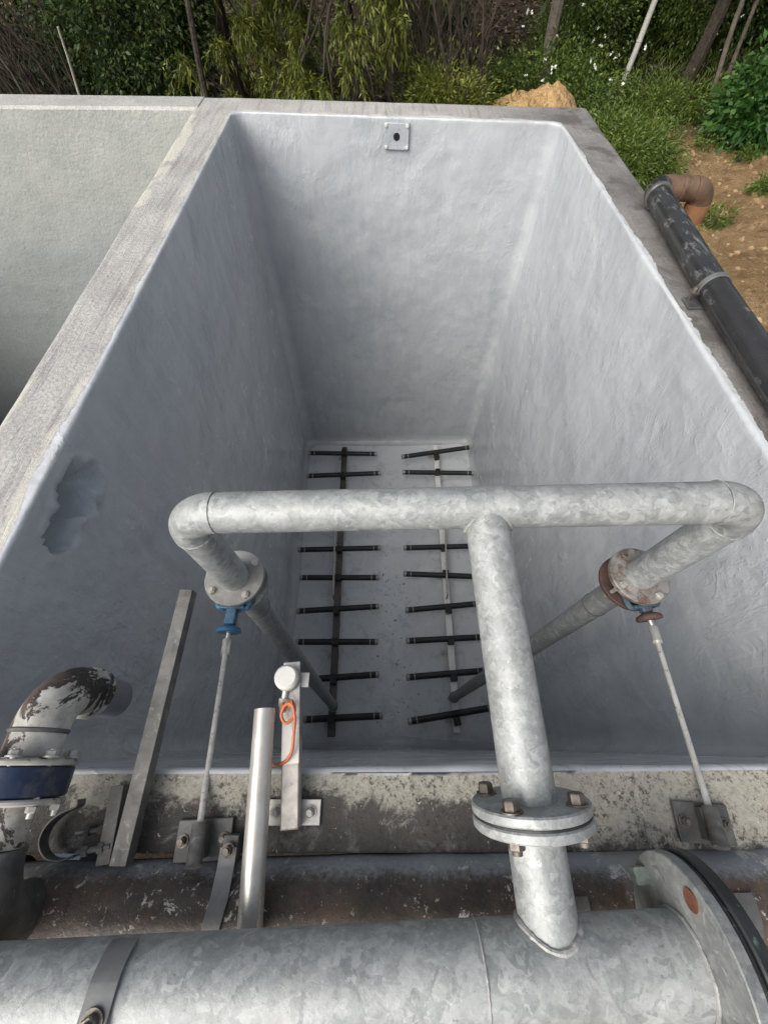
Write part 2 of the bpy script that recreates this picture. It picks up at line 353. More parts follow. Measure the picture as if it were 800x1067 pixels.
M['strap'] = mat_simple('grey_strap_steel', (.14, .145, .145), (.22, .225, .225), .5, .4, 12, .1, (.10, .09, .085), (.62, .74))
M['bolt'] = mat_simple('worn_bolt_steel', (.10, .085, .07), (.24, .215, .185), .5, .6, 40, .2, (.14, .075, .04), (.56, .7))
M['plugrust'] = mat_simple('rust_plug', (.07, .03, .018), (.17, .065, .03), .8, 0, 40, .3)
M['greenbolt'] = mat_simple('verdigris_bolt', (.16, .20, .18), (.30, .35, .32), .6, .2, 40, .2)
M['brightbolt'] = mat_simple('zinc_bolt', (.36, .35, .32), (.56, .55, .51), .4, .5, 40, .1)
M['blue'] = mat_simple('blue_valve_paint', (.018, .085, .165), (.035, .145, .25), .5, 0, 30, .3, (.05, .04, .035), (.52, .62), 44)
M['darkblue'] = mat_simple('faded_dark_blue_paint', (.03, .055, .08), (.07, .11, .14), .6, 0, 24, .2, (.06, .045, .04), (.55, .65))
M['navy'] = mat_simple('navy_valve_paint', (.008, .016, .042), (.016, .032, .075), .4, 0, 16, .15, (.06, .065, .075), (.56, .68), 18)
M['whitepaint'] = mat_simple('stained_white_flange', (.30, .285, .25), (.52, .50, .455), .6, 0, 14, .2, (.10, .085, .07), (.55, .68), 30)
M['membrane'] = mat_simple('black_rubber_membrane', (.008, .008, .009), (.016, .016, .017), .5, 0, 12, .15)
M['cap'] = mat_simple('grey_end_cap', (.22, .22, .22), (.36, .36, .35), .45, .3, 20, .1)
M['railbrown'] = mat_simple('brown_stained_rail', (.055, .045, .04), (.13, .11, .095), .5, .4, 8, .1)
M['railpale'] = mat_simple('pale_stainless_rail', (.66, .65, .62), (.78, .77, .74), .45, .1, 8, .1, (.2, .17, .14), (.66, .76))
M['rubber'] = mat_simple('black_gasket', (.012, .014, .014), (.03, .034, .034), .5, 0, 20, .2, (.16, .22, .21), (.6, .68), 26)
M['orange'] = mat_simple('orange_cable_sheath', (.42, .105, .045), (.55, .16, .07), .45, 0, 30, .05)
M['sensorwhite'] = mat_simple('white_sensor_cap', (.56, .555, .53), (.66, .65, .62), .3, 0, 12, .03)
M['sensorgrey'] = mat_simple('grey_sensor_body', (.20, .20, .20), (.30, .30, .30), .4, .4, 12, .05)
M['brownpipe'] = mat_simple('brown_rusty_elbow', (.085, .05, .032), (.20, .125, .08), .55, .1, 9, .3, (.07, .04, .03), (.56, .68), 16)
M['duskyorange'] = mat_simple('dusky_orange_clay', (.19, .085, .04), (.30, .15, .07), .7, 0, 14, .3)
M['orangerust'] = mat_simple('orange_rust', (.30, .13, .045), (.42, .20, .08), .7, 0, 20, .2)
M['beamblue'] = mat_simple('blue_beam_paint', (.03, .06, .12), (.06, .10, .17), .5, 0, 14, .15, (.2, .2, .2), (.66, .7))
M['hole'] = mat_simple('black_bore', (.003, .003, .003), (.006, .006, .006), .9, 0, 10, 0)
M['greybark'] = mat_simple('grey_brown_bark', (.085, .07, .055), (.19, .165, .13), .9, 0, 10, .6, (.32, .29, .25), (.6, .7), 16, .01)
M['bark'] = mat_simple('brown_bark', (.022, .017, .013), (.075, .058, .043), .9, 0, 12, .8, None, bd=.02)
M['palebark'] = mat_simple('pale_bark', (.26, .24, .20), (.40, .37, .32), .85, 0, 10, .5, (.12, .10, .08), (.58, .68), 14, .01)
M['pole'] = mat_simple('pale_pole_wood', (.42, .42, .38), (.56, .56, .51), .6, 0, 6, .2, (.2, .2, .17), (.66, .72))
M['twig'] = mat_simple('dry_twig', (.035, .028, .021), (.11, .086, .064), .9, 0, 8, .3)
M['ground'] = mat_ground()
M['mound'] = mat_simple('orange_earth', (.30, .18, .075), (.52, .35, .16), .95, 0, 7, 1, (.13, .07, .03), (.55, .68), 12, .05)
M['leaf_willow'] = mat_leaf('willow_leaf', (.075, .10, .014), (.18, .215, .030), (.36, .37, .08))
M['leaf_dark'] = mat_leaf('dark_leaf', (.016, .038, .010), (.045, .085, .018), (.12, .17, .035))
M['leaf_mid'] = mat_leaf('mid_leaf', (.045, .085, .016), (.11, .175, .03), (.23, .30, .065))
M['leaf_broad'] = mat_leaf('broad_leaf', (.025, .085, .018), (.06, .15, .03), (.12, .23, .05))
M['grass'] = mat_leaf('grass_blade', (.075, .125, .020), (.135, .205, .034), (.22, .28, .07))
M['petal'] = mat_simple('white_petal', (.75, .75, .68), (.82, .82, .76), .6, 0, 10, 0)

# ------------------------------------------------------------------ the tank
RIMI = [V((-1.205, -.012, 0)), V((-1.25, 4.63, 0)), V((1.40, 4.37, 0)), V((1.435, .004, 0))]
FLRI = [V((-1.225, .13, 0)), V((-1.250, 4.49, 0)), V((1.41, 4.52, 0)), V((1.45, .13, 0))]
OUTR = [V((-1.462, -.178, 0)), V((-1.60, 5.00, 0)), V((1.70, 4.72, 0)), V((1.66, -.172, 0))]
ZF = -3.95
def ringpts(poly, rad, step=.019, na=7):
    ctr = sum(poly, V())/4; out = []; seg = []
    for i in range(4):
        p = poly[i]; a = (poly[i-1]-p).normalized(); b = (poly[(i+1) % 4]-p).normalized()
        out.append(arc(p+a*rad, p, p+b*rad, na))
    pts = []
    for i in range(4):
        # start in the middle of corner i, run to the middle of corner i+1
        h = na//2; A = out[i][h+0:]; B = out[(i+1) % 4][:h+1]
        L = (RIMI[(i+1) % 4]-RIMI[i]).length; n = int(L/step)
        e0 = A[-1]; e1 = B[0]
        st = [e0.lerp(e1, k/n) for k in range(1, n)]
        seg.append(A+st+B)
    return seg
SI = ringpts(RIMI, .09); SF = ringpts(FLRI, .13); SO = ringpts(OUTR, .02)
prof = []                                              # (kind, f, z, coat distance)
for z in (-4.1, -3, -2, -1.2, -.6, -.3, -.15, -.06, -.02): prof.append(('o', 1.0, z))
prof.append(('o', .985, -.004))
for f in np.linspace(.95, .085, 18): prof.append(('o', float(f), 0.0))
for k in range(7):
    a = k/6*PI/2; prof.append(('b', .016*(1-math.sin(a)), -.016*(1-math.cos(a))))
z = -.04
while z > ZF+.13: prof.append(('i', 0, z)); z -= .019 if z > -.8 else .035
for k in range(7):
    a = k/6*PI/2; prof.append(('i', -.12*(1-math.cos(a)), ZF+.12*(1-math.sin(a))))
DENT_EDGE = .03
DENTS = [(PX(80, 512, -1.215), .10, .09, .22), (PX(68, 553, -1.215), .075, .07, .15)]
root = thing('concrete_tank', 'deep rectangular concrete tank lined with glossy grey coating, open at the top', 'tank', (0, 0, 0))
tank_names = ['divider_wall', 'back_wall', 'side_wall', 'front_wall']
for w in range(4):
    pi_, pf_, po_ = SI[w], SF[w], SO[w]; n = len(pi_); W = len(prof)
    e = (RIMI[(w+1) % 4]-RIMI[w]).normalized(); inward = V((e.y, -e.x, 0))
    P = np.zeros((n, W, 3)); D = np.zeros((n, W))
    ctr = V((.09, 2.3, 0))
    for j in range(n):
        di = (ctr-pi_[j]); 
        for k, (kind, q, z) in enumerate(prof):
            tt = max(0, min(1, z/ZF)); base = pi_[j].lerp(pf_[j], tt)
            wl = (po_[j]-pi_[j]).length
            outd = (po_[j]-pi_[j]).normalized()
            if kind == 'o': p = pi_[j].lerp(po_[j], q); d = .030-wl*q
            elif kind == 'b': p = pi_[j]+outd*q; d = .050-q
            else:
                p = base+outd*q; d = .1-z
            p = V((p.x, p.y, z))
            nv = -outd if kind != 'o' else V((0, 0, 1))
            if kind == 'b':
                aa = math.acos(max(-1, min(1, 1+z/.016))); nv = (-outd*math.sin(aa)+V((0, 0, 1))*math.cos(aa)).normalized()
            amp = .0 if z < -4 else 1
            dd = mn.noise(p*2.3)*.010+mn.noise(p*6.5+V((5, 1, 2)))*.005
            if kind == 'i':
                lump = mn.noise(p*1.6+V((2, 9, 4)))
                dd += mn.noise(V((p.x*9, p.y*13, p.z*9)))*.0035*max(0, .4+lump*1.6)
                if w == 0: dd += (mn.noise(p*17)*.006+mn.noise(p*31)*.003)*max(0, min(1, (1.5-p.y)/1.2))*max(0, min(1, .5+lump))
            if kind == 'o': dd *= .45
            if kind == 'b': dd *= .45+.55*min(1, -z/.016)
            if w == 0 and kind == 'i':
                for (c0, ry, rz, dep) in DENTS:
                    g = (((p.y-c0.y)/ry)**2+((p.z-c0.z)/rz)**2)*(1+.7*mn.noise(p*9+V((3, 3, 3)))+.4*mn.noise(p*21))
                    if g < 4: dd -= dep*math.exp(-(g*1.05)**2.6)-.012*math.exp(-(g-1.6)**2*4)+.035*math.exp(-g*.7)*mn.noise(p*22)+.012*math.exp(-g*.4)*mn.noise(p*37)
            if w == 3 and kind != 'i': dd *= .35
            p = p+nv*dd*amp
            P[j, k] = p; D[j, k] = d
    # the paint edge sits a little down onto the front wall top
    vs = P.reshape(-1, 3); fs = [(j*W+k, j*W+k+1, (j+1)*W+k+1, (j+1)*W+k) for j in range(n-1) for k in range(W-1)]
    du = np.gradient(P, axis=0); dv = np.gradient(P, axis=1); N = np.cross(du, dv); N /= np.linalg.norm(N, axis=2, keepdims=True)+1e-12
    if N[n//2, -20] @ np.array((ctr-pi_[n//2])) < 0: N = -N; fs = [f[::-1] for f in fs]
    me = bpy.data.meshes.new(tank_names[w]); me.from_pydata([tuple(p) for p in vs], [], fs)
    me.polygons.foreach_set('use_smooth', [True]*len(fs))
    at = me.attributes.new('coat', 'FLOAT', 'POINT'); at.data.foreach_set('value', D.reshape(-1).astype(np.float32))
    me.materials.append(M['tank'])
    o = bpy.data.objects.new(tank_names[w], me); col.objects.link(o); o.parent = root
# floor
nx, ny = 90, 150; fl = MB(); vs = []; fs = []
for j in range(ny+1):
    for i in range(nx+1):
        x = -1.3+2.8*i/nx; y = .1+4.5*j/ny
        vs.append((x, y, ZF-.004+mn.noise(V((x, y, 0))*2.5)*.006))
fs = [(j*(nx+1)+i, j*(nx+1)+i+1, (j+1)*(nx+1)+i+1, (j+1)*(nx+1)+i) for j in range(ny) for i in range(nx)]
fl.add(vs, fs).build('tank_floor', M['floor'], root)
# bolted plate with a black bore on the back wall
pc = PY(413.5, 149, 4.335); bw = (RIMI[2]-RIMI[1]).normalized(); bn = V((bw.y, -bw.x, 0)); bn = bn if bn.y < 0 else -bn
pc = V((pc.x, RIMI[1].lerp(RIMI[2], (pc.x+1.25)/2.65).y-.012, pc.z))
R = Matrix((bw, -bn, V((0, 0, 1)))).transposed()
pl = MB().box(pc, (.205, .018, .175), R).build('wall_plate', M['tank'], root, .004)
pl.data.attributes.new('coat', 'FLOAT', 'POINT').data.foreach_set('value', [1.0]*len(pl.data.vertices))
MB().lathe(pc, bn, [(.027, .0), (.027, .0115), (.023, .0115)], 24).build('bore', M['hole'], pl)
for sx in (-1, 1):
    for sz in (-1, 1):
        q = pc+bw*sx*.088+V((0, 0, sz*.070))
        MB().lathe(q, bn, [(.014, .005), (.014, .014), (.010, .019)], 10).build('screw', M['sensorwhite'], pl)

# ------------------------------------------------------------------ adjoining tank
nb = thing('adjoining_tank', 'neighbouring open tank with pale greenish pebbly wall, beyond the dividing wall', 'tank', (-3.2, 2.4, 0))
def slab(name, x0, x1, y0a, y0b, y1a, y1b, z0, z1, parent, mat):
    m = MB(); nx = max(2, int((x1-x0)/.08)); vs = []
    pr = [(1, z0), (1, z1-.02), (.97, z1), (.5, z1), (.06, z1), (0, z1-.02)]+[(0, z) for z in np.linspace(z1-.1, z0, 40)]
    for i in range(nx+1):
        f = i/nx; x = x0+(x1-x0)*f; a = y0a+(y0b-y0a)*f; b = y1a+(y1b-y1a)*f
        for (q, z) in pr:
            p = V((x, a+(b-a)*q, z)); p.y += mn.noise(p*3)*.008 if q == 0 else 0; vs.append(p)
    W = len(pr); fs = [(i*W+k, i*W+k+1, (i+1)*W+k+1, (i+1)*W+k) for i in range(nx) for k in range(W-1)]
    return m.add(vs, fs).build(name, mat, parent)
slab('back_wall', -7.0, -1.57, 4.84, 4.715, 5.20, 4.998, -4.1, 0.002, nb, M['old'])
MB().box((-6.98, 2.4, -2.05), (.3, 5.5, 4.1)).build('side_wall', M['old'], nb, .02)
MB().box((-4.16, -.09, -2.06), (5.26, .16, 4.08)).build('front_wall', M['old'], nb, .02)
MB().box((-4.17, 2.35, -4.06), (5.20, 4.68, .2)).build('tank_floor', M['old'], nb)

# ------------------------------------------------------------------ diffuser grids on the tank floor
ZT = -3.74
LR = [(322, 472, 392, 473), (320, 496, 396, 493), None, None, (311, 573, 396, 571), (313, 602, 394, 602), (310, 637, 394, 632), (309, 669, 393, 669), (310, 709, 394, 703), (317, 750, 398, 746)]
RR = [(419, 476, 490, 466), (420, 492, 493, 493), None, None, (421, 571, 497, 569), (421, 598, 499, 601), (423, 636, 500, 629), (424, 668, 503, 664), (424, 706, 505, 699), (426, 752, 516, 737)]
def manifold(rows, far, near, mat, label, cond):
    a = PZ(*far, ZT-.075); b = PZ(*near, ZT-.075)
    t = thing('air_diffuser_grid', label, 'diffuser grid', (b.x, b.y, ZF), 'diffuser grids on the tank floor')
    MB().bar(a, b, .078, .07).build('rail', mat, t, .006)
    ends = []
    for r in rows: ends.append(None if r is None else (PZ(r[0], r[1], ZT), PZ(r[2], r[3], ZT)))
    Lx = np.mean([(e[1]-e[0]).length for e in ends if e][:4])
    for i in (2, 3):
        f = (i-1)/3; ends[i] = tuple(ends[1][k].lerp(ends[4][k], f) for k in (0, 1))
    dirr = (b-a).normalized()
    for (p, q) in ends:
        d = (q-p).normalized()
        tb = MB().cyl(p, q, .0355, 18).build('diffuser_tube', M['membrane'], t)
        for (e, s) in ((p, 1), (q, -1)):
            m = MB(); m.lathe(e-d*s*.012, d*s, [(.022, 0), (.036, .006), (.038, .02), (.038, .035), (.036, .04)], 20); m.build('end_cap', M['cap'], tb)
            m = MB(); m.ring(e+d*s*.085, d, .034, .038, -.006, .006, .002, 20); m.build('clamp_band', M['cap'], tb)
        f = (p.y-a.y)/(b.y-a.y); c = a.lerp(b, f); c.z = ZT
        m = MB(); m.bar(c-d*.035, c+d*.035, .082, .074); m.hexa(c+V((0, .025, .038)), (0, 0, 1), .013, .014); m.hexa(c+V((0, -.025, .038)), (0, 0, 1), .013, .014)
        m.build('saddle', M['membrane'], t, .006)
    for f in (.04, .3, .55, .8, .98):
        c = a.lerp(b, f); m = MB()
        m.box((c.x-.0, c.y+.06, (ZF+c.z)/2-.02), (.03, .03, c.z-ZF-.03)); m.box((c.x-.03, c.y+.06, ZF+.012), (.14, .07, .012)); m.hexa((c.x-.075, c.y+.06, ZF+.018), (0, 0, 1), .014, .02)
        m.build('support_foot', M['dirtystain'], t, .002)
    c0 = PZ(*cond[0], ZT+.05); c1 = PZ(*cond[1], ZT+.05)
    MB().sweep([c0+V((0, 0, -.1)), c0, c1, c1+V((0, -.02, -.1))], .011, 10).build('purge_line', M['dirtystain'], t)
    return t
manifold(LR, (359, 467), (345, 768), M['railbrown'], 'diffuser grid with black tubes on a dark brown rail, nearer the dividing wall', ((349, 548), (347, 620)))
manifold(RR, (453, 465), (476, 764), M['railpale'], 'diffuser grid with black tubes on a pale stainless rail, nearer the black pipe side', ((463, 530), (466, 620)))

# ------------------------------------------------------------------ main pipe, branch and overhead header
YH = .52
mainA = V((-1.9, -.372, .222)); mainB = V((.523, -.286, .207)); mdir = (mainB-mainA).normalized(); MR = .067
def onmain(x): return mainA+mdir*((x-mainA.x)/mdir.x)
T0 = PY(505, 531, YH); hL = PY(186, 535, YH); hR = PY(789, 523, YH)
HR = .0505
bx = .287; J = onmain(bx)
bd = (T0-J).normalized()
FB = J+bd*.222                                        # branch flange joint
g = thing('main_air_pipe', 'thick galvanised pipe across the foreground with an end flange and a bolted branch', 'pipe', (0, -.34, .08))
mm = MB(); nseg = 60
mm.sweep([mainA.lerp(mainB, k/nseg) for k in range(nseg+1)], MR, 56).build('pipe_body', M['galv'], g)
def weld(p, ax, r, rr=.004, n=60, amp=.0012):
    p = V(p); ax = V(ax).normalized(); up = V((0, 0, 1)) if abs(ax.z) < .9 else V((0, 1, 0)); N = (up-ax*up.dot(ax)).normalized(); B = ax.cross(N)
    pts = [p+(N*math.cos(2*PI*k/n)+B*math.sin(2*PI*k/n))*(r+random.uniform(-amp, amp)) for k in range(n+1)]
    return pts
M['weld'] = mat_simple('weld_bead', (.27, .272, .262), (.40, .402, .39), .55, .3, 40, .6, (.2, .18, .15), (.62, .72))
MB().sweep(weld(onmain(.16), mdir, MR, .003), .0022, 8).build('weld_seam', M['weld'], g)
MB().cyl(J, FB-bd*.003, HR, 40).build('branch_stub', M['galv'], g)
# saddle weld where branch meets main
pts = []
up = (V((0, 0, 1))-bd*bd.z).normalized(); sd = bd.cross(up)
for k in range(73):
    a = 2*PI*k/72; q = J+(up*math.cos(a)+sd*math.sin(a))*HR
    # march along branch direction until outside main surface
    s0 = 0
    for _ in range(200):
        w = q+bd*s0; rel = w-mainA; rad = (rel-mdir*rel.dot(mdir)).length
        if rad >= MR: break
        s0 += .001
    pts.append(q+bd*s0+(up*math.cos(a)+sd*math.sin(a))*.001)
MB().sweep(pts, [.0058+random.uniform(-.0016, .0016) for _ in pts], 8).build('saddle_weld', M['weld'], g)
FO = .108
MB().ring(FB, bd, HR-.004, FO, -.020, -.0022, .003).build('branch_flange', M['galv'], g)
# end flange pair
fe = onmain(.518)
pf = MB(); pf.ring(fe, mdir, MR-.004, .147, -.006, .016, .002, 64); ef = pf.build('end_flange', M['galv_dull'], g)
MB().ring(fe, mdir, .05, .1435, .0165, .0245, .002, 64).build('gasket', M['rubber'], g)
MB().lathe(fe, mdir, [(.05, .0248), (.1465, .0248), (.149, .028), (.149, .046), (.146, .049), (.07, .049)], 64).build('blind_flange', M['rubber'], g)
MB().sweep(weld(fe-mdir*.008, mdir, MR+.001), .0035, 8).build('flange_weld', M['weld'], g)
upm = (V((0, 0, 1))-mdir*mdir.z).normalized(); sdm = mdir.cross(upm)
for k, dg in enumerate((308, 240, 150, 100, 50)):
    a = math.radians(dg); q = fe+(upm*math.cos(a)+sdm*math.sin(a))*.118
    b = MB(); (b.lathe(q-mdir*.006, -mdir, [(.0165, 0), (.0165, .002)], 20) if k == 0 else b.hexa(q-mdir*.006, -mdir, .0155, .026)); b.cyl(q-mdir*.005, q+mdir*.062, .0085, 12); b.hexa(q+mdir*.049, mdir, .0155, .014)
    b.build('bolt', M['plugrust'] if k == 0 else M['greenbolt'], g)
f = thing('overhead_air_header', 'galvanised T-shaped pipe header standing over the tank, elbows down at both ends', 'pipe', (FB.x, FB.y, FB.z))
# horizontal header with elbows and drop stubs
flL = PY(245.5, 603, YH+.015); flR = PY(664, 601, YH+.012)
def elbow_run(h, fl, sgn):
    d = (fl-h).normalized(); hv = (hR-hL).normalized()*sgn; L = .095
    return arc(h-hv*L, h, h+d*L, 16), d
eL, dL = elbow_run(hL, flL, -1); eR, dR = elbow_run(hR, flR, 1)
nn = 50; MB().sweep([eL[0].lerp(eR[0], k/nn) for k in range(nn+1)], HR, 44).build('header_pipe', M['galv'], f)
MB().cyl(FB+bd*.003, T0, HR, 44).build('riser_pipe', M['galv'], f)
MB().ring(FB, bd, HR-.004, FO, .0022, .020, .003).build('riser_flange', M['galv'], f)
MB().ring(FB, bd, HR, FO-.002, -.0021, .0021, .0005).build('gasket', M['rubber'], f)
pts = []; hd = (hR-hL).normalized(); up = (V((0, 0, 1))-bd*bd.z).normalized(); sd = bd.cross(up)
for k in range(73):
    a = 2*PI*k/72; q = T0+(up*math.cos(a)+sd*math.sin(a))*HR; s0 = 0
    for _ in range(200):
        w = q-bd*s0; rel = w-T0; rad = (rel-hd*rel.dot(hd)).length
        if rad >= HR: break
        s0 += .001
    pts.append(q-bd*s0+(up*math.cos(a)+sd*math.sin(a))*.0015)
MB().sweep(pts, [.0052+random.uniform(-.0014, .0014) for _ in pts], 8).build('saddle_weld', M['weld'], f)
ub = (V((0, 0, 1))-bd*bd.z).normalized(); sb = bd.cross(ub)
for k in range(4):
    a = 2*PI*(k+.5)/4+.12; q = FB+(ub*math.cos(a)+sb*math.sin(a))*.087
    b = MB(); b.lathe(q+bd*.020, bd, [(.0195, 0), (.0195, .003)], 24); b.hexa(q+bd*.023, bd, .0148, .016); b.cyl(q-bd*.03, q+bd*.027, .009, 14); b.hexa(q-bd*.020, -bd, .0148, .013); b.cyl(q-bd*.040, q-bd*.03, .009, 12)
    b.build('bolt', M['bolt'], f)
def flange_bolts(p, ax, r, n, h0, h1, mats, parent, ph=.5, br=.013, first=None):
    ax = V(ax).normalized(); ref = V((0, -1, 0)); u = (ref-ax*ref.dot(ax)).normalized(); v = ax.cross(u)
    for k in range(n):
        a = 2*PI*(k+ph)/n; q = p+(u*math.cos(a)+v*math.sin(a))*r
        b = MB(); b.hexa(q+ax*h1, ax, br, .012); b.cyl(q+ax*(h0-.02), q+ax*(h1+.016), br*.55, 12); b.hexa(q+ax*h0, -ax, br, .010)
        b.build('bolt', mats[k % len(mats)], parent)
for (e, d, fl_, fm) in ((eL, dL, flL, M['flange']), (eR, dR, flR, M['rustedplate'])):
    eb = MB().sweep(e, HR+.001, 44).build('elbow', M['galv'], f)
    MB().sweep(weld(e[0], e[1]-e[0], HR+.001), .0018, 8).build('weld_seam', M['weld'], eb)
    MB().sweep(weld(e[-1], d, HR+.001), .0018, 8).build('weld_seam', M['weld'], eb)
    MB().cyl(e[-1], fl_, HR-.001, 40).build('drop_stub', M['galv'], f)
    MB().ring(fl_, -d, HR-.003, .098, -.002, .016, .002).build('drop_flange', fm, f)

# ------------------------------------------------------------------ valves, drop pipes and extension spindles
def valve(fl_, d, floorpt, whpx, paint, lowmat, dark, label_v, label_p, wheelm, ph):
    t = thing('butterfly_valve', label_v, 'valve', fl_+d*.03, 'wafer valves under the header')
    MB().ring(fl_, d, .03, .066, .0025, .046, .002).build('valve_body', paint, t)
    bcen = fl_+d*.026
    side = V((0, -1, 0)); side = (side-d*side.dot(d)).normalized()
    # neck towards the front wall
    wz = PZ(*whpx, bcen.z-.02)
    nd = (wz-bcen); nd = (nd-d*nd.dot(d)*.4).normalized(); L = (wz-bcen).length
    q = bcen+nd*L
    nk = MB(); nk.bar(bcen+nd*.06, bcen+nd*(L-.02), .034, .03); nk.bar(bcen+nd*.085, bcen+nd*.098, .085, .036); nk.build('neck', paint if not dark else M['darkblue'], t, .004)
    for s in (-1, 1):
        arm = nd.cross(d).normalized()*s
        MB().sweep(spline([bcen+nd*.04+arm*.052, bcen+nd*.085+arm*.05, bcen+nd*.092+arm*.03], 5), .010, 10).build('lug', paint, t)
    MB().lathe(q, nd, [(.010, -.022), (.036, -.010), (.039, -.005), (.039, .003), (.035, .006)], 32).build('top_flange', wheelm, t)
    MB().cyl(q-nd*.006, q+nd*.05, .0065, 12).build('stem', M['stain'], t)
    # lower pipe
    ld = (floorpt-fl_).normalized(); s0 = fl_+d*.0485
    p = thing('drop_pipe', label_p, 'pipe', s0, 'drop pipes running down to the floor rails')
    MB().ring(s0, d, .04, .098, 0, .017, .002).build('flange', lowmat, p)
    MB().sweep([s0.lerp(floorpt, k/30) for k in range(31)], [.046]*31, 28).build('pipe_body', M['galv_dull'], p)
    MB().ring(s0+ld*.25, ld, .045, .0485, -.004, .004, .001).build('weld_seam', M['dark'], p)
    MB().ring(floorpt-ld*.12, ld, .045, .054, -.03, .03, .004).build('coupling', M['dark'], p)
    MB().ring(floorpt-ld*.12, ld, .053, .058, -.02, -.012, .002).build('hose_clamp', M['dirtystain'], p)
    flange_bolts(fl_, -d, .080, 4, -.0665, .016, [M['brightbolt'], M['brightbolt'], M['bolt'], M['brightbolt']], f, ph)
    return q, nd
fpL = PZ(348, 737, ZT-.045); fpR = PZ(471, 728, ZT-.045)
qL, ndL = valve(flL, dL, fpL, (239, 658), M['blue'], M['galv_dull'], False, 'bright blue wafer valve below the bolted flange, left end of header', 'long grey drop pipe down to the brown diffuser rail', M['blue'], .42)
qR, ndR = valve(flR, dR, fpR, (675, 645), M['darkblue'], M['rustflange'], True, 'dark wafer valve with rust red flange, right end of header', 'long grey drop pipe with rust red flange, ends at pale diffuser rail', M['rustflange'], .3)
def spindle(q, nd, foot, label, tilt):
    t = thing('valve_spindle', label, 'valve spindle', (foot.x, foot.y, 0), 'extension spindles from the valves to the front wall')
    a = q+nd*.030; b = foot
    ax = (b-a).normalized()
    MB().cyl(a, a+ax*.055, .0135, 18).build('coupling', M['stain'], t)
    MB().sweep([a+ax*.05, b], .0072, 16).build('rod', M['rodsteel'], t)
    MB().cyl(b-ax*.015, b+ax*.06, .0165, 22).build('guide_sleeve', M['channel'], t)
    sd = V((1, 0, 0)); 
    pc_ = b+ax*.018+V((0, 0, -.025)); pc_.z = .008
    up = V((0, 0, 1)); fy = V((ax.x*.25, ax.y, 0)).normalized(); sx = fy.cross(up)
    R = Matrix((sx, fy, up)).transposed()
    MB().box(pc_, (.125, .078, .008), R).build('base_plate', M['dark'], t, .002)
    MB().bar(b+ax*.018+V((0, 0, -.012)), V((b+ax*.018)[:2]+(.01,)), .03, .06, sx).build('saddle_block', M['dark'], t)
    for s in (-1, 1):
        w = MB(); qq = pc_+sx*s*.046; w.lathe(qq, up, [(.013, .004), (.013, .007)], 18); w.hexa(qq+up*.007, up, .009, .009); w.cyl(qq+up*.01, qq+up*.022, .0055, 10)
        w.build('bolt', M['bolt'], t)
    return t
spindle(qL, ndL, PZ(207, 868, .042), 'thin steel spindle rod from blue valve to a plate on the concrete', 0)
spindle(qR, ndR, PZ(741, 850, .040), 'thin steel spindle rod from rust red valve to a plate on pale concrete', 0)

# ------------------------------------------------------------------ old rusty pipe behind the main pipe
RR_ = .085
rA = V((-1.9, -.293, -.022)); rB = V((2.2, -.225, -.022)); rdir = (rB-rA).normalized()
def onr(x): return rA+rdir*((x-rA.x)/rdir.x)
t = thing('rusty_pipe', 'rust stained black pipe splashed with white paint, behind the galvanised main pipe', 'pipe', (0, -.27, -.16))
MB().sweep([rA.lerp(rB, k/120) for k in range(121)], RR_, 48, rough=.003).build('pipe_body', M['rusty'], t)
MB().ring(onr(-.83), rdir, .08, .0925, -.0, .32, .003).v and None
cb = MB(); cb.ring(onr(-.835), rdir, .08, .0935, -.42, 0, .005); cb.build('pipe_socket', M['rusty'], t)
MB().ring(onr(-.832), rdir, .08, .0955, 0, .007, .003).build('rubber_seal', M['rubber'], t)
lb = MB(); c = onr(.72); 
for (x, mt) in ((.36, 'dark'), (.70, 'dark')):
    pp = []; ss = []; n_ = []
    for k in range(9):
        a = -.25+k*.105; nrm = V((0, -math.sin(a), math.cos(a))); pp.append(onr(x)+nrm*(RR_+.0025)); ss.append(rdir); n_.append(nrm)
    MB().ribbon(pp, ss, .115, .002, n_).build('repair_patch', M['dark'], t)
# pipe strap over the rusty pipe
s = thing('pipe_strap', 'grey steel strap bolted over the rusty pipe beside the stainless tube', 'strap', onr(-.35), 'pipe straps')
pts = []; sds = []; nrm = []; xs = -.352
pbase = onr(xs)
P0 = V((xs+.012, -.156, .034))
for k in range(4): pts.append(P0+V((-.0, -.012*k, .006-.0*k))); nrm.append(V((0, 0, 1))); sds.append(V((1, 0, 0)))
for k in range(15):
    a = -.30+k*.18; nv = V((0, -math.sin(a), math.cos(a))); pts.append(onr(xs)+nv*(RR_+.004)+V((.015-.003*k, 0, 0))); nrm.append(nv); sds.append(V((1, .0, 0)))
MB().ribbon(pts, sds, .037, .005, nrm).build('band', M['strap'], s, .001)
b = MB(); q = P0+V((0, -.006, .01)); b.lathe(q, (0, 0, 1), [(.014, 0), (.014, .003)], 20); b.hexa(q+V((0, 0, .003)), (0, 0, 1), .0105, .010); b.cyl(q, q+V((0, 0, .02)), .006, 12); b.build('bolt', M['bolt'], s)
MB().box(P0+V((0, -.005, -.017)), (.034, .05, .036)).build('spacer_block', M['dark'], s, .002)
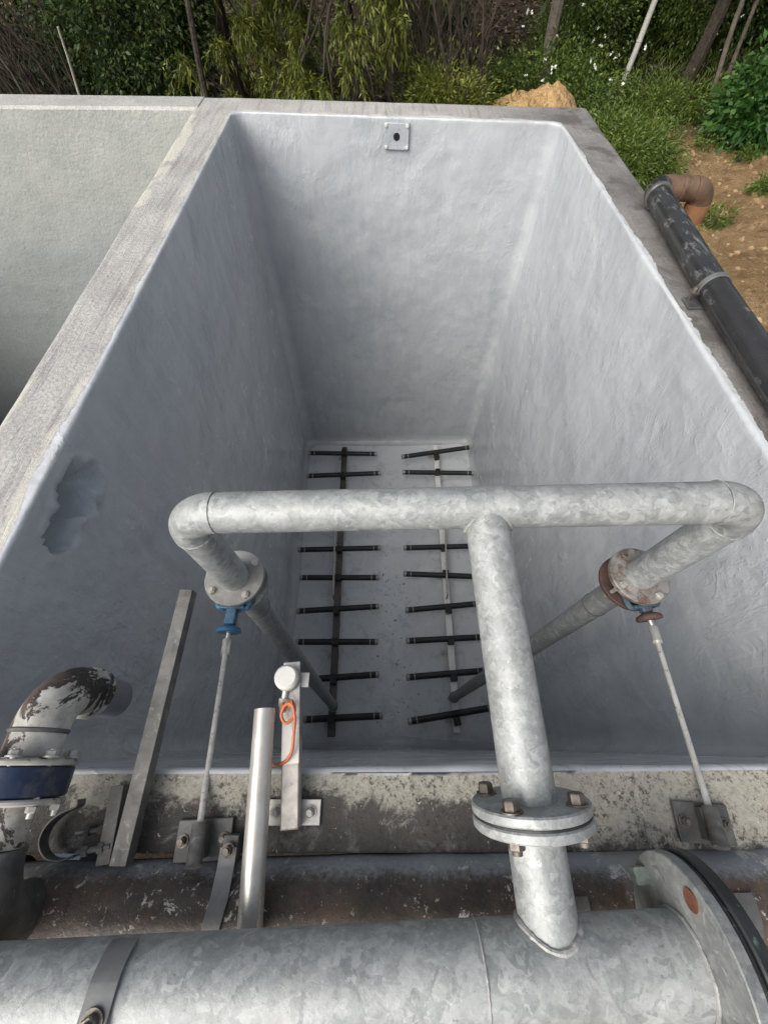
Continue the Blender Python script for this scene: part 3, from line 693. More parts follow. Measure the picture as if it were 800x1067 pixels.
# strap over the main pipe
s = thing('pipe_strap', 'wide grey steel strap clamped over the galvanised main pipe, bottom left', 'strap', onmain(-.43), 'pipe straps')
pts = []; sds = []; nrm = []; ctr = onmain(-.43); um = (V((0, 0, 1))-mdir*mdir.z).normalized(); bm = mdir.cross(um)   # bm ~ +y
for k in range(25):
    a = 1.25-k*(.82/24); nv = um*math.cos(a)-bm*math.sin(a); pts.append(ctr+nv*(MR+.0015)); nrm.append(nv); sds.append(mdir)
a = .43; nv = um*math.cos(a)-bm*math.sin(a)
tabp = ctr+nv*(MR+.0015); 
for k in range(1, 6): pts.append(tabp+V((0, -.011*k, .0022*k))); nrm.append(V((0, .1, 1)).normalized()); sds.append(mdir)
MB().ribbon(pts, sds, .044, .0055, nrm).build('band', M['strap'], s, .001)
q = tabp+V((0, -.036, .012)); b = MB(); b.lathe(q, (0, 0, 1), [(.017, 0), (.017, .003)], 20); b.hexa(q+V((0, 0, .003)), (0, 0, 1), .0125, .011); b.cyl(q, q+V((0, 0, .022)), .007, 12); b.build('bolt', M['bolt'], s)

# ------------------------------------------------------------------ outlet elbow with a navy valve, left
ex = -.748; ez = .185; ER = .050
e = thing('outlet_elbow', 'elbow pipe with peeling white paint and navy wafer valve, pouring into the tank', 'pipe', (ex, -.06, ez-.1))
Rb = .092; y1 = .062
bend = [V((ex, y1+Rb*math.sin(k/16*PI/2), ez-Rb*(1-math.cos(k/16*PI/2)))) for k in range(17)]
bend += [V((ex, y1+Rb, ez-Rb-.02))]
MB().sweep(bend, [ER+.004]*len(bend), 40, rough=.002).build('elbow', M['peel'], e)
MB().ring(bend[-1], (0, 0, -1), .043, ER+.010, -.01, .022, .004).build('socket_rim', M['peel'], e)
M['greyend'] = mat_simple('grey_painted_outlet', (.15, .165, .185), (.21, .225, .245), .45, 0, 9, .1)
MB().lathe(bend[-1], (0, 0, -1), [(.048, .0), (.048, .125), (.043, .125), (.043, .0)], 36, True).build('outlet_end', M['greyend'], e)
MB().ring((ex, y1, ez), (0, 1, 0), ER-.003, ER+.0065, -.006, .004, .003).build('joint_ring', M['dark'], e)
MB().cyl((ex, .012, ez), (ex, y1, ez), ER+.003, 40).build('pipe_spool', M['peel'], e)
MB().ring((ex, 0, ez), (0, 1, 0), .04, .090, -.003, .008, .003).build('flange', M['whitepaint'], e)
vb = MB(); vb.ring((ex, -.03, ez), (0, 1, 0), .03, .0885, -.027, .027, .004); vb.build('valve_body', M['navy'], e)
MB().ring((ex, -.064, ez), (0, 1, 0), .04, .090, -.006, .005, .003).build('flange', M['whitepaint'], e)
for k in range(8):
    a = 2*PI*(k+.4)/8; q = V((ex+math.sin(a)*.0795, 0, ez+math.cos(a)*.0795))
    b = MB(); b.cyl(q+V((0, -.09, 0)), q+V((0, .026, 0)), .0065, 12); b.lathe(q+V((0, .011, 0)), (0, 1, 0), [(.015, 0), (.015, .003)], 18); b.hexa(q+V((0, .014, 0)), (0, 1, 0), .0115, .010); b.hexa(q+V((0, -.071, 0)), (0, -1, 0), .0115, .010)
    b.build('bolt', M['brightbolt'], e)
st = [V((ex, -.07, ez)), V((ex, -.11, ez))]+arc((ex, -.14, ez), (ex, -.262, ez), (ex, -.262, ez-.122), 10)+[V((ex, -.262, -.0))]
MB().sweep(st[:3], ER-.004, 36).build('white_stub', M['peel'], e)
MB().sweep(st[2:], ER+.004, 36).build('rubber_coupling', M['dark'], e)

# ------------------------------------------------------------------ steel channels
def channel(a, b, w, h, th, mat, name, label, cat, group, lip=.008):
    a = V(a); b = V(b); t_ = (b-a).normalized(); sd = t_.cross(V((0, 0, 1))).normalized(); up = sd.cross(t_)
    pr = [(-w/2, 0), (-w/2, h), (w/2, h), (w/2, 0), (w/2-lip, 0), (w/2-lip, th), (w/2-th, th), (w/2-th, h-th), (-w/2+th, h-th), (-w/2+th, th), (-w/2+lip, th), (-w/2+lip, 0)]
    vs = [p+sd*x+up*z for p in (a, b) for (x, z) in pr]; n = len(pr)
    fs = [(k, (k+1) % n, n+(k+1) % n, n+k) for k in range(n)]+[(0, 1, 8, 9, 10, 11), (1, 2, 7, 8), (2, 3, 4, 5, 6, 7), (n, n+11, n+10, n+9, n+8, n+1), (n+1, n+8, n+7, n+2), (n+2, n+7, n+6, n+5, n+4, n+3)]
    m = MB().add(vs, fs); o = m.build(name, mat, None, .0012)
    return tag(o, label, cat, group)
channel(PZ(199, 618, .05), PZ(131, 899, .022), .036, .034, .004, M['channel'], 'steel_channel', 'long weathered steel channel reaching out over the tank from the concrete', 'steel channel', 'steel channels by the outlet elbow')
channel(PZ(130, 818, .006), PZ(115, 899, .006), .030, .032, .003, M['dark'], 'steel_channel', 'short dark steel channel on the concrete beside the long channel', 'steel channel', 'steel channels by the outlet elbow')
# loose half clamp
lc = thing('loose_pipe_clamp', 'loose dark half round pipe clamp leaning on the stained concrete', 'clamp', PZ(70, 860, 0))
pp = [PZ(86, 833, .035), PZ(83, 841, .03), PZ(66, 849, .03), PZ(52, 862, .03), PZ(46, 878, .03), PZ(52, 892, .03), PZ(66, 895, .03), PZ(80, 890, .03)]
sp = spline(pp, 6); pts = sp; n_ = []
for i, p in enumerate(sp):
    tg = (sp[min(i+1, len(sp)-1)]-sp[max(i-1, 0)]).normalized(); n_.append(tg.cross(V((0, 0, 1))).normalized())
MB().ribbon(pts, [V((0, 0, 1))]*len(pts), .030, .004, n_).build('band', M['dark'], lc, .001)
b = MB(); q = PZ(80, 889, .035); b.cyl(q, q+V((.07, .012, 0)), .006, 12); b.hexa(q+V((.012, .002, 0)), (1, .1, 0), .011, .012); b.hexa(q+V((.045, .008, 0)), (1, .1, 0), .011, .012); b.build('bolt', M['dark'], lc)
b = MB(); q = PZ(80, 868, .012); b.cyl(q, q+V((.06, .006, 0)), .006, 12); b.hexa(q+V((.05, .005, 0)), (1, .1, 0), .010, .012); b.hexa(q+V((.02, .002, 0)), (1, .1, 0), .010, .01)
tag(b.build('loose_bolt', M['dark'], None), 'loose dark bolt lying inside the curve of the half clamp', 'bolt')

# ------------------------------------------------------------------ stainless tube, sensor arm, sensor, cable
a = PZ(276, 739, .094); b = PZ(259, 985, .094)
tb = thing('stainless_tube', 'bright stainless tube laid over the concrete and under the main pipe', 'tube', (b.x, b.y, 0))
m = MB(); d = (a-b).normalized()
m.lathe(b, d, [(.0215, 0), (.0245, .0), (.0245, (a-b).length), (.0215, (a-b).length)], 40, True); m.build('tube_body', M['stain'], tb)
arm0 = PZ(303, 864, .036); arm1 = PZ(306, 692, .05)
am = thing('sensor_arm', 'stainless square arm on a bolted plate, carrying the round level sensor', 'bracket', (arm0.x, arm0.y, 0))
jn = arm0.lerp(arm1, .52); up = V((0, 0, 1))
MB().bar(arm0, jn, .041, .041).build('square_tube', M['dirtystain'], am, .003)
MB().bar(jn-(arm1-arm0).normalized()*.06+up*.0235, arm1+up*.0235, .043, .005).build('flat_plate', M['stain'], am, .0015)
for s, xx in ((-1, 0), (1, 0)):
    q = arm0.lerp(arm1, .08)+V((s*.040, 0, 0)); q.z = .006
    MB().box(q, (.046, .050, .008)).build('foot_plate', M['stain'], am, .001)
    w = MB(); w.lathe(q, up, [(.0145, .004), (.0145, .008)], 20); w.hexa(q+up*.008, up, .0105, .010); w.cyl(q+up*.01, q+up*.026, .0062, 12); w.build('bolt', M['brightbolt'], am)
sc = PZ(298, 705.5, .105)
sn = thing('level_sensor', 'round white capped level sensor clipped to the flat stainless plate', 'sensor', sc)
MB().lathe(sc, (0, 0, -1), [(.024, -.006), (.029, -.001), (.030, .004), (.030, .012)], 40).build('cap', M['sensorwhite'], sn)
MB().lathe(sc, (0, 0, -1), [(.028, .0125), (.031, .015), (.031, .022), (.027, .025), (.031, .028), (.031, .036), (.027, .039), (.031, .042), (.031, .05), (.028, .07), (.02, .12)], 40).build('sensor_body', M['sensorgrey'], sn)
MB().bar(sc+V((.0, 0, -.045)), sc+V((.05, 0, -.045)), .035, .006, (0, 1, 0)).build('clip', M['stain'], sn)
gd = (PZ(294, 735, .085)-sc); gd.normalize()
g0 = sc+gd*.03+V((0, 0, -.012))
gm = MB(); gm.cyl(g0, g0+gd*.018, .007, 14); gm.hexa(g0+gd*.018, gd, .0125, .02); gm.cyl(g0+gd*.036, g0+gd*.05, .0095, 16); gm.build('cable_gland', M['stain'], sn)
cpx = [(294, 733, .088), (296, 740, .09), (302, 731, .098), (307, 737, .10), (305, 747, .098), (298, 754, .096), (293, 746, .10), (297, 735, .104), (304, 734, .105), (307, 748, .10), (306, 765, .092), (304, 783, .085), (297, 794, .075), (289, 797, .055), (283, 797, .02)]
MB().sweep(spline([PZ(*c) for c in cpx], 8), .0038, 12).build('cable', M['orange'], sn)
MB().lathe(PZ(303, 733, .100), (1, .3, .2), [(.004, -.006), (.008, -.006), (.008, .006), (.004, .006)], 14, True).build('cable_tie', M['orange'], sn)

# ------------------------------------------------------------------ black pipe on the side wall
b0 = PZ(685, 203, .076); b1 = PZ(743, 300, .076); b2 = PZ(812, 405, .074); b3 = b2+(b2-b1).normalized()*1.2
BR = .062
bp = thing('black_pipe', 'scuffed black pipe along the side wall with a brown double elbow', 'pipe', (b1.x, b1.y, 0))
line = [b0.lerp(b1, k/20) for k in range(20)]+[b1.lerp(b2, k/16) for k in range(16)]+[b2.lerp(b3, k/16) for k in range(17)]
MB().sweep(line, BR, 40).build('pipe_body', M['blackpipe'], bp)
bd0 = (b0-b1).normalized(); side = V((bd0.y, -bd0.x, 0)); side = side if side.x > 0 else -side
c1 = b0+bd0*.10
el = arc(c1-bd0*.10, c1, c1+side*.10, 14)
MB().sweep(el[:9], BR+.006, 36).build('elbow', M['blackpipe'], bp)
MB().sweep(el[8:], BR+.006, 36).build('elbow', M['brownpipe'], bp)
MB().ring(b0, bd0, BR-.002, BR+.011, -.03, .0, .004).build('collar', M['dark'], bp)
c2 = c1+side*.315
br_ = MB(); br_.sweep([c1+side*.10, c1+side*.235], BR+.002, 36); bq = br_.build('brown_pipe', M['brownpipe'], bp)
el2 = arc(c2-side*.08, c2, c2+V((0, -.03, -1)).normalized()*.08, 14)
MB().sweep(el2, BR+.004, 36).build('brown_elbow', M['brownpipe'], bp)
MB().ring(c1+side*.165, side, BR, BR+.009, -.012, .012, .004).build('coupling', M['brownpipe'], bp)
dn = (el2[-1]-el2[-2]).normalized()
MB().lathe(el2[-1], dn, [(BR-.008, -.01), (BR+.009, -.01), (BR+.009, .08), (BR-.008, .08)], 36, True).build('open_socket', M['duskyorange'], bp)
# clamp on it
cl = thing('saddle_clamp', 'grey saddle clamp holding the black pipe to the side wall', 'clamp', (b1.x, b1.y, 0))
ax = (b2-b0).normalized(); sx = V((ax.y, -ax.x, 0)).normalized(); ub = V((0, 0, 1)); cc_ = b0.lerp(b1, 1.0)
pts = []; n_ = []
for k in range(29):
    a = -2.0+k*4.0/28; nv = ub*math.cos(a)+sx*math.sin(a); pts.append(cc_+nv*(BR+.001)); n_.append(nv)
MB().ribbon(pts, [ax]*len(pts), .032, .006, n_).build('band', M['strap'], cl, .001)
for s in (-1, 1):
    q = cc_+sx*s*(BR+.016)+V((0, 0, -.02)); w = MB(); w.box(q, (.036, .036, .008), Matrix((sx, ax, ub)).transposed()); w.lathe(q, ub, [(.012, .004), (.012, .008)], 16); w.hexa(q+ub*.008, ub, .011, .014); w.cyl(V((q.x, q.y, -.9 if q.x > 1.67 else -.01)) if False else q+V((0, 0, -.06)), q+ub*.028, .006, 10)
    w.build('bolt', M['bolt'], cl)
MB().box((cc_.x-.045, cc_.y-.01, .006), (.10, .09, .012)).build('base_block', M['dark'], cl, .003)

# ------------------------------------------------------------------ steelwork under the pipes at the front
sb = thing('support_beam', 'blue painted steel beam below the main pipe flange', 'beam', (.9, -.42, -.2))
mbm = MB(); mbm.box((.6, -.43, -.235), (3.2, .010, .14)); mbm.box((.6, -.40, -.160), (3.2, .07, .010)); mbm.box((.6, -.40, -.31), (3.2, .07, .010)); mbm.build('beam_body', M['beamblue'], sb, .002)
for x in (-.9, .1, 1.15):
    MB().box((x, -.27, -.36), (.08, .30, .09)).build('bracket', M['beamblue'], sb, .003)
nz = thing('drain_nipple', 'short worn pipe nipple with a valve body below the rusty pipe, beyond the flange', 'pipe', (.82, -.35, -.1))
q = PZ(776, 962, -.05)
nm = MB(); nm.cyl(q+V((-.02, .05, .0)), q+V((.01, -.03, -.02)), .022, 20); nm.build('nipple', M['dirtystain'], nz)
MB().lathe(q+V((-.02, .06, .002)), (.3, 1, .1), [(.03, -.02), (.034, -.015), (.034, .015), (.03, .02)], 8).build('hex_coupling', M['dark'], nz)
MB().box(q+V((.01, -.05, -.04)), (.16, .02, .012)).build('bearing_plate', M['dark'], nz, .002)

# ------------------------------------------------------------------ ground
def gz(x, y):
    z = -.9+.05*mn.noise(V((x*.8, y*.8, 0)))
    if y > 7.2: z += .25*(min(y, 30)-7.2)
    if x > 2.2: z += .10*min(x-2.2, 6)
    z += .16*mn.noise(V((x*.45+3, y*.45, 1)))*min(1, max(0, (abs(x)-1.9)))
    if x > 1.9: z += (.05*mn.noise(V((x*2.1, y*2.1, 7)))+.03*mn.noise(V((x*5.3, y*5.3, 2))))*min(1, x-1.9)
    return z
xs = sorted(set([-90, -60, -40, -28, -20, -15]+[round(-12+.35*i, 3) for i in range(14) if -12+.35*i < -7.2]+[-7.1, -6.6, -6.1, -5.7]+[round(-5.2+.3*i, 3) for i in range(23)]+[1.655]+[round(1.8+.12*i, 3) for i in range(70)]+[11, 13, 16, 20, 28, 40, 60, 90]))
ys = sorted(set([-60, -40, -20, -10, -5, -3, -1.5, -.8, -.172]+[round(.1+.14*i, 3) for i in range(33)]+[4.70]+[round(5.1+.16*i, 3) for i in range(60)]+[15.5, 17, 19, 22, 26, 30, 40, 60, 90]))
vs = []; fs = []
for y in ys:
    for x in xs:
        zz = gz(x, y)
        vs.append((x, 4.62+max(0, min(8.8, 1.66-x))*.06 if y == 4.70 else y, zz))
nx = len(xs)
for j in range(len(ys)-1):
    for i in range(nx-1):
        cx = (xs[i]+xs[i+1])/2; cy = (ys[j]+ys[j+1])/2
        if -7.1 < cx < 1.655 and -.172 < cy < 4.70: continue
        fs.append((j*nx+i, j*nx+i+1, (j+1)*nx+i+1, (j+1)*nx+i))
tag(MB().add(vs, fs).build('ground', M['ground']), None, None, None, 'structure')

# ------------------------------------------------------------------ vegetation
def leaves_mesh(name, pos, dirs, length, width, mat, parent=None, fold=.25, lj=.35):
    """one quad-pair per leaf, spread through a volume"""
    n = len(pos); pos = np.asarray(pos, float); d = np.asarray(dirs, float); d /= np.linalg.norm(d, axis=1, keepdims=True)+1e-9
    rnd = RNG.normal(size=(n, 3)); s = np.cross(d, rnd); s /= np.linalg.norm(s, axis=1, keepdims=True)+1e-9; up = np.cross(s, d)
    L = (length*(1+RNG.uniform(-lj, lj, n)))[:, None]; Wd = (width*(1+RNG.uniform(-.3, .3, n)))[:, None]
    a = pos; tip = pos+d*L-np.array([0, 0, .12])*L; m1 = pos+d*L*.42
    l = m1+s*Wd*.5+up*Wd*fold; r = m1-s*Wd*.5+up*Wd*fold; 
    vv = np.stack([a, l, tip, r], 1).reshape(-1, 3)
    base = np.zeros(3)
    if parent is not None: base = np.array(parent.location)
    vv = (vv-base).astype(np.float32)
    me = bpy.data.meshes.new(name); me.vertices.add(n*4); me.vertices.foreach_set('co', vv.reshape(-1))
    idx = np.arange(n*4, dtype=np.int32); me.loops.add(n*4); me.loops.foreach_set('vertex_index', idx)
    me.polygons.add(n); me.polygons.foreach_set('loop_start', np.arange(n, dtype=np.int32)*4); me.polygons.foreach_set('loop_total', np.full(n, 4, np.int32))
    me.update(); me.validate(); me.materials.append(mat)
    o = bpy.data.objects.new(name, me); col.objects.link(o); o.parent = parent; return o
def clumps(c, rad, nc, nl, cr=.28):
    """leaf positions and outward directions gathered in clumps through an ellipsoid"""
    c = np.array(c); rad = np.array(rad); P = []; D = []
    for _ in range(nc):
        v = RNG.normal(size=3); v /= np.linalg.norm(v); q = c+v*rad*RNG.uniform(.35, 1.0)**.6*RNG.uniform(.8, 1.12)
        r = cr*RNG.uniform(.5, 1.3); k = int(nl*RNG.uniform(.5, 1.4))
        o = RNG.normal(size=(k, 3))*r*.5; P.append(q+o); D.append(o/r+v*.6+RNG.normal(size=(k, 3))*.5+np.array([0, 0, -.15]))
    return np.concatenate(P), np.concatenate(D)
def limb(mb, a, b, r0, r1, wob=.1, n=8):
    a = V(a); b = V(b); L = (b-a).length; pts = []
    o = V((random.random()*50, random.random()*50, 0))
    for k in range(n+1):
        f = k/n; w = V((mn.noise(o+V((f*2, 0, 0))), mn.noise(o+V((0, f*2, 3))), 0))*wob*L*math.sin(f*PI); pts.append(a.lerp(b, f)+w)
    mb.sweep(pts, [r0+(r1-r0)*k/n for k in range(n+1)], 8); return pts
def bush(name, label, cat, x, y, z, rad, nc, nl, ln, wd, mat, cr=.28, group=None, stems=7, smat='bark', z0=None):
    g0 = gz(x, y) if z0 is None else z0
    t = thing(name, label, cat, (x, y, g0), group)
    P, D = clumps((x, y, z), rad, nc, nl, cr)
    k = P[:, 2] > g0-.05; leaves_mesh('foliage', P[k], D[k], ln, wd, mat, t)
    m = MB()
    for i in range(stems):
        a = random.uniform(0, 2*PI); rr = random.uniform(.4, .95)
        limb(m, (x+.06*math.cos(a), y+.06*math.sin(a), g0-.05), (x+rad[0]*rr*math.cos(a), y+rad[1]*rr*math.sin(a), z+rad[2]*random.uniform(-.2, .8)), .022, .006, .12)
    m.build('stems', M[smat], t); return t
def willow(x, y, top, rad, nst, label, mat='leaf_willow', lean=(0, 0), base=None):
    g0 = gz(x, y); t = thing('willow_tree', label, 'tree', (x, y, g0), 'feathery trees along the back wall')
    m = MB(); tr = limb(m, (x+.1, y+.25, g0-.1), (x+lean[0], y+lean[1]+.1, top), .085, .03, .05, 10); m.build('trunk', M['bark'], t)
    P = []; D = []; tw = MB()
    c0 = np.array([x+lean[0], y, top-rad[2]*.75]); R3 = np.array([rad[0], rad[1], rad[2]])
    for i in range(nst//7):
        v = RNG.normal(size=3); v /= np.linalg.norm(v); q = c0+v*R3*RNG.uniform(.45, 1.0); sz_ = RNG.uniform(.6, 1.25)
        if i % 4 == 0: limb(tw, random.choice(tr[4:]), V(q), .018, .006, .15, 6)
        for k in range(15):
            o = RNG.normal(size=3); o /= np.linalg.norm(o); o = o*.6+v*.5+np.array([0, 0, .25]); Ls = RNG.uniform(.18, .42)*sz_; m_ = int(24*Ls/.3)
            f = RNG.uniform(.05, 1, m_)[:, None]
            P.append(q+o*f*Ls+np.array([0, 0, -1])*Ls*.9*f**2+RNG.normal(size=(m_, 3))*.014)
            D.append(o*(1-f*.6)+np.array([0, 0, -1.3])*f+RNG.normal(size=(m_, 3))*.4)
            if k < 4:
                fs_ = np.linspace(0, 1, 5)[:, None]; tw.sweep([V(z_) for z_ in q+o*fs_*Ls+np.array([0, 0, -1])*Ls*.9*fs_**2], [.004, .0035, .003, .0025, .002], 5)
    cr = leaves_mesh('crown', np.concatenate(P), np.concatenate(D), .062, .013, M[mat], t)
    tw.build('twigs', M['twig'], t); return t
# bare thicket, far left
def thicket(x, y, n, h, spread, label, lean):
    g0 = gz(x, y); t = thing('bare_shrub', label, 'shrub', (x, y, g0), 'leafless shrubs by the back wall'); m = MB(); f2 = MB()
    for i in range(n):
        a = (x+random.uniform(-spread, spread), y+random.uniform(-.5, .6), g0-.05); L = h*random.uniform(.6, 1.1)
        b = (a[0]+lean*L*random.uniform(.2, 1.1)+random.uniform(-.3, .3), a[1]+random.uniform(-.3, .3), g0+L)
        pts = limb(m, a, b, random.uniform(.008, .026), .004, .12, 9)
        for q in pts[2:]:
            for _ in range(4):
                limb(f2, q, q+V((lean*random.uniform(-.1, .6)+random.uniform(-.2, .2), random.uniform(-.2, .2), random.uniform(.1, .5))), .004, .0015, .2, 4)
    m.build('branches', M['twig'], t); f2.build('twigs', M['twig'], t); return t
def GP(u, v):                                       # where a sight line meets the ground
    r = ray(u, v); t = 2.0
    for _ in range(4000):
        p = V((r.x*t, r.y*t, CAM_H+r.z*t))
        if p.z < gz(p.x, p.y): break
        t += .005
    return p
def slim(x0, y0, x1, y1, z1, r0, r1, mat, name, label, cat, crown=None, wob=.04, group=None, z0=None):
    g0 = gz(x0, y0) if z0 is None else z0; t = thing(name, label, cat, (x0, y0, g0), group); m = MB(); limb(m, (x0, y0, g0-.1), (x1, y1, z1), r0, r1, wob, 12); m.build('trunk', M[mat], t)
    if crown:
        P, D = clumps((x1, y1, z1+crown[2]*.7), crown, 40, 130, .4); leaves_mesh('crown', P, D, .10, .045, M['leaf_dark'], t)
    return t
thicket(-4.3, 6.0, 60, 2.2, 1.1, 'thicket of bare brown branches, far left behind the back wall', -.45)
thicket(.62, 6.6, 26, 1.9, .45, 'sparse bare brush in the dark gap between the feathery trees', -.2)
p = PY(66, 95, 5.6); q = PY(68, 45, 5.6); slim(p.x, 5.6, q.x, 5.6, q.z+.1, .02, .010, 'palebark', 'dead_sapling', 'slim pale dead sapling against the dark thicket', 'sapling', None, .1, None, -.9)
bush('leafy_shrub', 'tall dark shrub behind the bare branched thicket', 'shrub', -4.6, 7.9, .3, (1.7, .6, 1.3), 160, 170, .06, .03, M['leaf_dark'], .3, 'leafy shrubs behind the back wall')
bush('leafy_shrub', 'dark leafy shrub between the bare thicket and the feathery trees', 'shrub', -2.55, 6.5, .15, (.75, .6, 1.05), 130, 170, .05, .026, M['leaf_dark'], .22, 'leafy shrubs behind the back wall')
willow(-1.75, 6.4, 1.25, (.75, .6, 1.6), 360, 'feathery olive green tree, leftmost of the drooping trees', 'leaf_willow')
willow(-.40, 6.1, 1.3, (.80, .6, 1.7), 460, 'bright feathery green tree drooping behind the middle of the back wall', 'leaf_willow')
willow(-1.1, 7.6, 2.0, (1.2, .7, 1.9), 330, 'darker drooping tree standing behind the two front feathery trees', 'leaf_mid')
bush('leafy_shrub', 'low olive shrub just over the back wall, left of the orange mound', 'shrub', .68, 6.0, -.42, (.5, .4, .45), 84, 150, .05, .014, M['leaf_willow'], .2, 'leafy shrubs behind the back wall')
bush('leafy_shrub', 'tall dark shrub above the bare brush, near the earth slope', 'shrub', .55, 8.0, .55, (.8, .6, .9), 110, 150, .055, .025, M['leaf_dark'], .26, 'leafy shrubs behind the back wall')
def flowers(t, x, y, z, rad, n):
    P = np.array([x, y, z])+RNG.normal(size=(n, 3))*np.array(rad)*.55; P[:, 1] -= rad[1]*.4
    PP = []; DD = []
    for q in P:
        for k in range(6):
            PP.append(q); DD.append(RNG.normal(size=3)+np.array([0, -.3, .5]))
    leaves_mesh('blossom', PP, DD, .024, .02, M['petal'], t)
t = bush('flowering_shrub', 'green shrub dotted with small white flowers behind the orange mound', 'shrub', 2.05, 7.1, -.5, (.95, .55, .38), 150, 150, .042, .02, M['leaf_mid'], .2)
flowers(t, 2.05, 6.9, -.3, (1.1, .4, .42), 36)
t = bush('flowering_shrub', 'taller green shrub with scattered white flowers, just left of the grey trunk', 'shrub', 2.55, 8.1, -.05, (.6, .5, .55), 100, 150, .042, .02, M['leaf_mid'], .22)
flowers(t, 2.5, 7.8, .0, (.6, .4, .5), 12)
bush('hillside_shrub', 'bright green shrub left of the white pole on the slope', 'shrub', 3.35, 9.0, .35, (.75, .6, .75), 140, 150, .045, .022, M['leaf_mid'], .24, 'shrubs on the slope')
t = bush('hillside_shrub', 'large green shrub right of the white pole with a few white flowers', 'shrub', 4.3, 8.5, .15, (.85, .6, .75), 150, 150, .045, .022, M['leaf_mid'], .24, 'shrubs on the slope'); flowers(t, 4.2, 8.2, -.05, (.8, .4, .5), 10)
bush('hillside_shrub', 'dark shrub at the foot of the thin leaning trees', 'shrub', 5.25, 8.3, .1, (.6, .5, .5), 90, 140, .05, .025, M['leaf_dark'], .26, 'shrubs on the slope')
c = PY(788, 118, 6.4)
bush('broadleaf_shrub', 'lush broad leaved shrub at the far right above the bare earth', 'shrub', c.x+.1, 6.5, c.z-.05, (.42, .45, .42), 90, 80, .09, .055, M['leaf_broad'], .18)
c = PZ(662, 150, -.62)
bush('weed_patch', 'fresh green weeds at the outer corner of the back wall', 'weeds', c.x-.15, c.y+.05, -.72, (.62, .75, .26), 170, 150, .05, .014, M['grass'], .17)
c = GP(690, 122)
bush('weed_patch', 'band of low weeds along the top of the bare earth', 'weeds', c.x+.2, c.y+.1, c.z+.08, (1.3, .42, .17), 150, 130, .05, .014, M['grass'], .17)
for k_, (u_, v_) in enumerate(((735, 155), (772, 165), (790, 200), (742, 232))):
    c = GP(u_, v_); w_ = bush('earth_weed', ('small weed tuft on the bare earth left of the broad leaved shrub', 'small weed tuft on the bare earth just below the broad leaved shrub', 'small weed tuft on the bare earth at the right edge of the photo', 'small weed tuft on the bare earth beside the brown pipe elbow')[k_], 'weed', c.x, c.y, c.z+.03, (.13, .12, .06), 14, 45, .045, .014, M['grass'], .07, 'weed tufts on the bare earth', 3)
# poles and trunks
p = GP(640, 107); q = PY(683, -4, p.y); d = (q-p).normalized()
po = thing('white_pole', 'slender pale pole leaning right on the green slope', 'pole', p); m = MB(); m.sweep([p-d*.2, p.lerp(q, .5)+V((.012, 0, 0)), q+d*1.2], [.036, .034, .030], 16); m.build('shaft', M['pole'], po)
for k in (.25, .62): MB().ring(p.lerp(q, k)+V((.01, 0, 0)), d, .03, .038, -.008, .008, .003, 16).build('node_ring', M['pole'], po)
def trunkpx(u0, v0, u1, v1, r0, r1, mat, label, crown, y=None):
    p = GP(u0, v0) if y is None else PY(u0, v0, y); q = PY(u1, v1, p.y); d = (q-p); e = q+d.normalized()*.9
    if y is not None: p = p+d*((gz(p.x, y)-p.z)/d.z)
    return slim(p.x, p.y, e.x, p.y, e.z, r0, r1, mat, 'slender_tree', label, 'tree', crown, .03, 'slender trees on the slope', p.z)
trunkpx(570, 62, 584, -5, .075, .06, 'greybark', 'straight grey trunked tree behind the flowering shrub', (1.2, .8, .8), 7.35)
trunkpx(733, 45, 756, -5, .085, .07, 'bark', 'thick brown trunk leaning right at the top of the slope', (1.3, .9, .9), 7.7)
trunkpx(742, 100, 776, 0, .030, .022, 'greybark', 'thin speckled trunk leaning right beside the thick brown trunk', (.9, .7, .7))
trunkpx(757, 84, 792, -5, .026, .018, 'greybark', 'thinnest leaning trunk, nearest the right edge', (.9, .7, .7))
trunkpx(212, 80, 198, 10, .034, .024, 'bark', 'dark trunk leaning left between the feathery trees', (.8, .6, .6), 5.75)
# mound of orange earth
mo = MB(); c = PY(566, 103, 6.1); n1, n2 = 90, 60; vs = []
for i in range(n2+1):
    for j in range(n1+1):
        x = -1.5+2.8*j/n1; y = -.9+1.8*i/n2; p = V((x*1.0, y, 0))
        h = .75*math.exp(-((x+.12)/.78)**4-(y/.6)**2)+.05*math.exp(-((x-.12)/.35)**2-(y/.4)**2)-.10*max(0, min(1, (-.2-x)/.4))
        k = min(1, max(h, 0)*2.5); h += (mn.noise(p*3.1)*.05+mn.noise(p*8+V((1, 5, 2)))*.035+mn.noise(p*17)*.04+mn.noise(p*33)*.025)*k
        vs.append(V((c.x+x, 6.15+y, -1.0+h)))
fs = [(i*(n1+1)+j, i*(n1+1)+j+1, (i+1)*(n1+1)+j+1, (i+1)*(n1+1)+j) for i in range(n2) for j in range(n1)]
tag(mo.add(vs, fs).build('earth_mound', M['mound']), 'small heap of crumbly orange earth just behind the back wall', 'mound')
